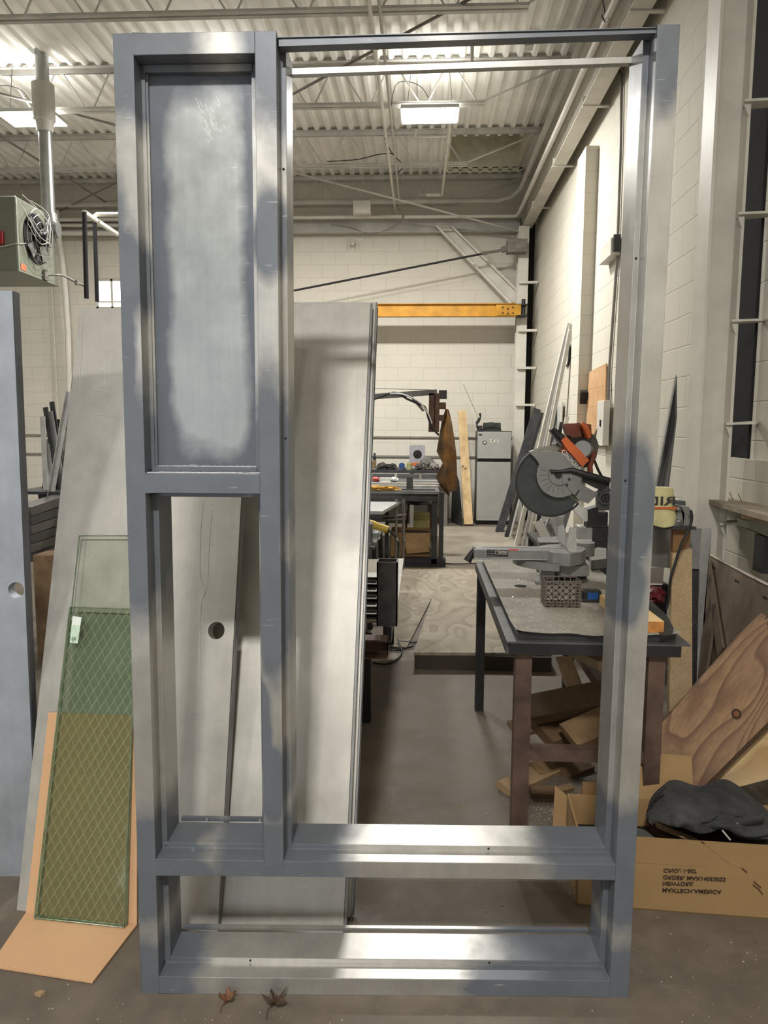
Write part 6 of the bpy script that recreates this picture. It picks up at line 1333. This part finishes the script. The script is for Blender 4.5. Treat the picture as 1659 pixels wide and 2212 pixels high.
# ---------------------------------------------------------------- cardboard box with printing, coat, flaps
b0, b1 = pz(1290, 1952), pz(1380, 1965); bR = pz(1659, 1986)
yA = b1.y; xL_, xR_ = .50, 1.30
dyx = (bR.y-b1.y)/(bR.x-b1.x)
def fb(x): return b1.y+(x-b1.x)*dyx
hb = py(1500, 1817, fb(.85)).z
bx2 = thing('cardboard_box', 'large open cardboard carton with upside down print holding a black coat', 'cardboard box', (.9, 2.4, 0))
M_cb = cardboard('carton_board', srgb(150, 121, 81))
dp = .25; vx = Vector((1, dyx, 0)).normalized(); vy = Vector((-dyx, 1, 0)).normalized()
o_ = Vector((xL_, fb(xL_), 0)); W_ = xR_-xL_; th_ = .006
def wallp(a, b_, h0, h1): return prism(NB(), [a, b_, b_+(vy if abs((b_-a).normalized().dot(vx)) > .9 else vx)*th_, a+(vy if abs((b_-a).normalized().dot(vx)) > .9 else vx)*th_], (0, 0, h1-h0))
fw_ = obj('front_panel', wallp(o_, o_+vx*W_, 0, hb), M_cb, bx2)
obj('back_panel', wallp(o_+vy*dp, o_+vy*dp+vx*W_, 0, hb), M_cb, bx2)
obj('side_panel', wallp(o_, o_+vy*dp, 0, hb), M_cb, bx2); obj('side_panel', wallp(o_+vx*(W_-th_), o_+vx*(W_-th_)+vy*dp, 0, hb), M_cb, bx2)
obj('bottom_panel', prism(NB(), [o_, o_+vx*W_, o_+vx*W_+vy*dp, o_+vy*dp], (0, 0, .005)), M_cb, bx2)
bq = py(1380, 1700, fb(.75)+dp)
obj('back_flap', slab(NB(), [o_+vy*dp+vx*.18+Vector((0, 0, hb)), o_+vy*dp+vx*.42+Vector((0, 0, hb)), o_+vy*(dp+.05)+vx*.42+Vector((0, 0, hb+.14)), o_+vy*(dp+.05)+vx*.16+Vector((0, 0, hb+.15))], .005), M_cb, bx2)
M_ink = simple('black_print', srgb(52, 34, 22), .8)
def r5(x, y): return (1370+x/5.74, 1660+y/5.74)
def front(x, y): d = ray(*r5(x, y)); n2 = -vy; return EYE+d*((o_-EYE).dot(n2)/d.dot(n2))-vy*.0015
for s_, x, y, x1_, y1_ in (('C/NO.: 1-507', 360, 1238, 770, 1245), ('ORDER: MAX14052022', 355, 1320, 1130, 1350), ('NEWYORK', 348, 1398, 730, 1405), ('MAXTECH.AMERICA', 345, 1480, 1075, 1505)):
    A_, B_ = front(x, y), front(x1_, y1_); hh = (front(x, y)-front(x, y+52)).length*1.25
    lay_text(s_, hh*1.05, A_, B_-A_, (0, 0, -1), 'carton_print', M_ink, fw_, fit=(B_-A_).length)
for pts in (((1330, 1230), (1370, 1262), (1395, 1285)), ((1480, 1400), (1530, 1440), (1570, 1475)), ((1470, 1440), (1540, 1490), (1590, 1555)), ((830, 905), (870, 925))):
    obj('tear', tube(NB(), [front(*p) for p in pts], .0022, 6), simple('torn_edge', srgb(90, 60, 34), .9), fw_)
obj('crease', tube(NB(), [front(880, 940)+vy*.001, front(1200, 1190)+vy*.001, front(1330, 1230)+vy*.001], .0012, 5), M_cb, fw_)
obj('crease', tube(NB(), [front(20, 1160)+vy*.001, front(600, 1195)+vy*.001, front(900, 1205)+vy*.001], .0012, 5), M_cb, fw_)
# triangular flap and side flap seen through the opening
fp = thing('cardboard_flap', 'stiff cardboard corner flap standing left of the big carton', 'cardboard', pz(1240, 1840))
YF2 = 2.5
obj('flap', slab(NB(), [py(1190, 1850, YF2), py(1290, 1850, YF2), py(1287, 1771, YF2), py(1199, 1697, YF2+.02)], .005), M_card2, fp)
obj('second_flap', slab(NB(), [py(1256, 1850, YF2+.1), py(1310, 1850, YF2+.1), py(1310, 1690, YF2+.1), py(1259, 1690, YF2+.1)], .005), M_card2, fp)
obj('inner_flap', slab(NB(), [py(1253, 1810, YF2+.16), py(1262, 1810, YF2+.16), py(1262, 1705, YF2+.16), py(1255, 1705, YF2+.16)], .004), M_card2, fp)
# black coat: draped surface with folds
def coat():
    bm = NB(); top = [(175, 620), (190, 520), (250, 380), (370, 210), (480, 215), (610, 200), (780, 240), (960, 200), (1090, 175), (1250, 250), (1420, 360), (1560, 450), (1640, 560), (1700, 640)]
    bot = [(180, 640), (260, 650), (330, 660), (420, 670), (520, 700), (640, 740), (760, 780), (900, 795), (1050, 780), (1180, 750), (1300, 800), (1450, 830), (1600, 800), (1700, 780)]
    n = 16; rows = []
    for (xa, ya), (xb2, yb2) in zip(top, bot):
        r_ = []
        for j in range(n+1):
            s = j/n; x = xa+(xb2-xa)*s; y = ya+(yb2-ya)*s; Y = 2.43-.19*math.sin(s*math.pi*.5); p = py(*r5(x, y), Y); k = mnoise.noise(Vector((x*.006, y*.011, 3.1)))*.07+mnoise.noise(Vector((x*.016-y*.01, y*.012, 8)))*.035
            r_.append(bm.verts.new(p+Vector((0, k, 0))))
        rows.append(r_)
    for a, b_ in zip(rows, rows[1:]):
        for j in range(n): bm.faces.new((a[j], a[j+1], b_[j+1], b_[j]))
    return bm
t = NT('black_twill'); n = t.noise(t.coord('Object'), 9, 6, .7); t.set(Base_Color=t.ramp(n, [(.3, srgb(30, 31, 32)), (.7, srgb(66, 67, 66))]), Roughness=.9); t.bump(t.noise(t.coord('Object'), 14, 5), .4, .02); M_coat = t.m
ctg = thing('black_coat', 'crumpled black coat with strap heaped on the open carton', 'coat', (1.0, 2.45, hb-.05))
c = obj('cloth', coat(), M_coat, ctg, smooth=True); md = c.modifiers.new('t', 'SOLIDIFY'); md.thickness = .012; md.offset = 1; md = c.modifiers.new('s', 'SUBSURF'); md.levels = 2; md.render_levels = 2
def strapm(pts, Y, wd, nm):
    bm = NB(); q = smooth_path([py(*r5(x, y), Y) for x, y in pts], 6); r_ = [(bm.verts.new(p+Vector((0, 0, wd/2))), bm.verts.new(p-Vector((0, 0, wd/2)))) for p in q]
    for a, b_ in zip(r_, r_[1:]): bm.faces.new((a[0], a[1], b_[1], b_[0]))
    o = obj(nm, bm, M_coat, ctg, smooth=True); md = o.modifiers.new('t', 'SOLIDIFY'); md.thickness = .004
strapm([(700, 720), (950, 700), (1200, 680), (1450, 640), (1610, 600)], 2.245, .03, 'belt')
obj('strap_loop', tube(NB(), smooth_path([py(*r5(x, y), 2.24) for x, y in ((1210, 650), (1205, 740), (1290, 820), (1400, 850), (1560, 850), (1680, 850))], 6), .007, 8), M_coat, ctg, smooth=True)
obj('snap', cyl(NB(), py(*r5(1270, 680), 2.236), .004, .002, (0, -1, 0), 10), M_lite, ctg)
obj('collar_edge', tube(NB(), smooth_path([py(*r5(x, y), 2.3) for x, y in ((390, 220), (290, 300), (220, 400), (185, 520), (180, 630))], 6), .006, 8), M_black, ctg, smooth=True)
for i, (pts, m, nm, lb) in enumerate([([(40, 760), (160, 790), (290, 890), (30, 890)], M_galv, 'grey_sheet', 'pale grey sheet scrap in the left of the open carton'), ([(240, 640), (430, 740), (800, 890), (700, 900), (420, 800), (280, 740)], simple('folded_board', srgb(150, 122, 92), .8), 'folded_card', 'folded brown card strip under the coat'), ([(160, 655), (230, 670), (300, 760), (520, 900), (400, 900), (210, 790)], simple('dark_card', srgb(70, 46, 30), .8), 'folded_card', 'dark brown card strip under the coat, leftmost')]):
    bm = NB(); ngon_prism(bm, [py(*r5(*p), 2.27+.03*i) for p in pts], (0, .01, 0)); tag(obj(nm, bm, m), lb, 'scrap')
bm = NB(); tube(bm, [py(*r5(1095, 770), 2.235), py(*r5(1190, 885), 2.235)], .003, 6); tag(obj('pull_cord', bm, M_white), 'short white cord hanging below the coat into the carton', 'cord')
bm = NB(); box(bm, (.52, fb(.52)+.04, .01), (1.28, fb(.52)+.22, hb-.09)); tag(obj('dark_contents', bm, M_black), 'dark bundle filling the open carton under the coat', 'bundle')
# ---------------------------------------------------------------- leaves, chip, floor debris
def leaf(x, y, s, rot, c, lb, seed):
    random.seed(seed); bm = NB(); p0 = pz(x, y, .004); n = 16; rim = []; mid = []
    for i in range(n):
        q = 2*math.pi*i/n; r = s*(1+.35*math.cos(5*q)+.12*math.cos(10*q))*(.8+random.uniform(0, .25)); d = Vector((math.cos(q+rot)*r, math.sin(q+rot)*r*.9, .010+random.uniform(0, .022)*(1 if i % 2 else .5)))
        rim.append(bm.verts.new(p0+d)); mid.append(bm.verts.new(p0+d*.5+Vector((0, 0, random.uniform(-.003, .006)))))
    cv = bm.verts.new(p0)
    for i in range(n): k = (i+1) % n; bm.faces.new((rim[i], rim[k], mid[k], mid[i])); bm.faces.new((mid[i], mid[k], cv))
    t_ = thing('dry_leaf', lb, 'leaf', p0-Vector((0, 0, .004)))
    o = obj('blade', bm, c, t_); md = o.modifiers.new('t', 'SOLIDIFY'); md.thickness = .0006
    obj('stem', tube(NB(), smooth_path([p0, p0+Vector((-.5*s, -.9*s, .006)), p0+Vector((-.4*s, -1.9*s, .002))], 5), .001, 5), c, t_)
M_lf1 = simple('leaf_brown', srgb(120, 84, 56), .7, 0, .25, 30); M_lf2 = simple('leaf_dark', srgb(72, 54, 38), .7, 0, .25, 30)
leaf(492, 2164, .021, .6, M_lf1, 'small curled brown leaf before the frame, left one', 1)
leaf(594, 2170, .027, 2.0, M_lf2, 'larger dark crumpled leaf before the frame, right one', 5)
bm = NB(); p = pz(86, 2150, 0); prism(bm, [p+Vector(v_) for v_ in ((-.012, -.004, .001), (.006, -.008, .001), (.014, .004, .001), (-.002, .008, .001))], (0, 0, .009)); tag(obj('wood_chip', bm, M_off[2]), 'small pale wood chip on the floor at the lower left', 'wood chip')
random.seed(33); bm = NB()
for i in range(420):
    x = random.uniform(-50, 1700); y = random.uniform(1550, 2212)
    p = pz(x, y, .0005)
    if -.76 < p.x < .6 and 1.74 < p.y < 2.02: continue
    q = random.uniform(0, 6.28); l = random.choice([.0018, .0025, .0025, .005]); prism(bm, [p, p+Vector((math.cos(q)*l, math.sin(q)*l, .0008)), p+Vector((math.cos(q+1)*l, math.sin(q+1)*l, .0005))], (0, 0, .001))
tag(obj('floor_debris', bm, simple('debris', srgb(178, 170, 156), .7)), 'pale specks of dust and chips scattered over the concrete floor', 'debris', None, 'stuff')
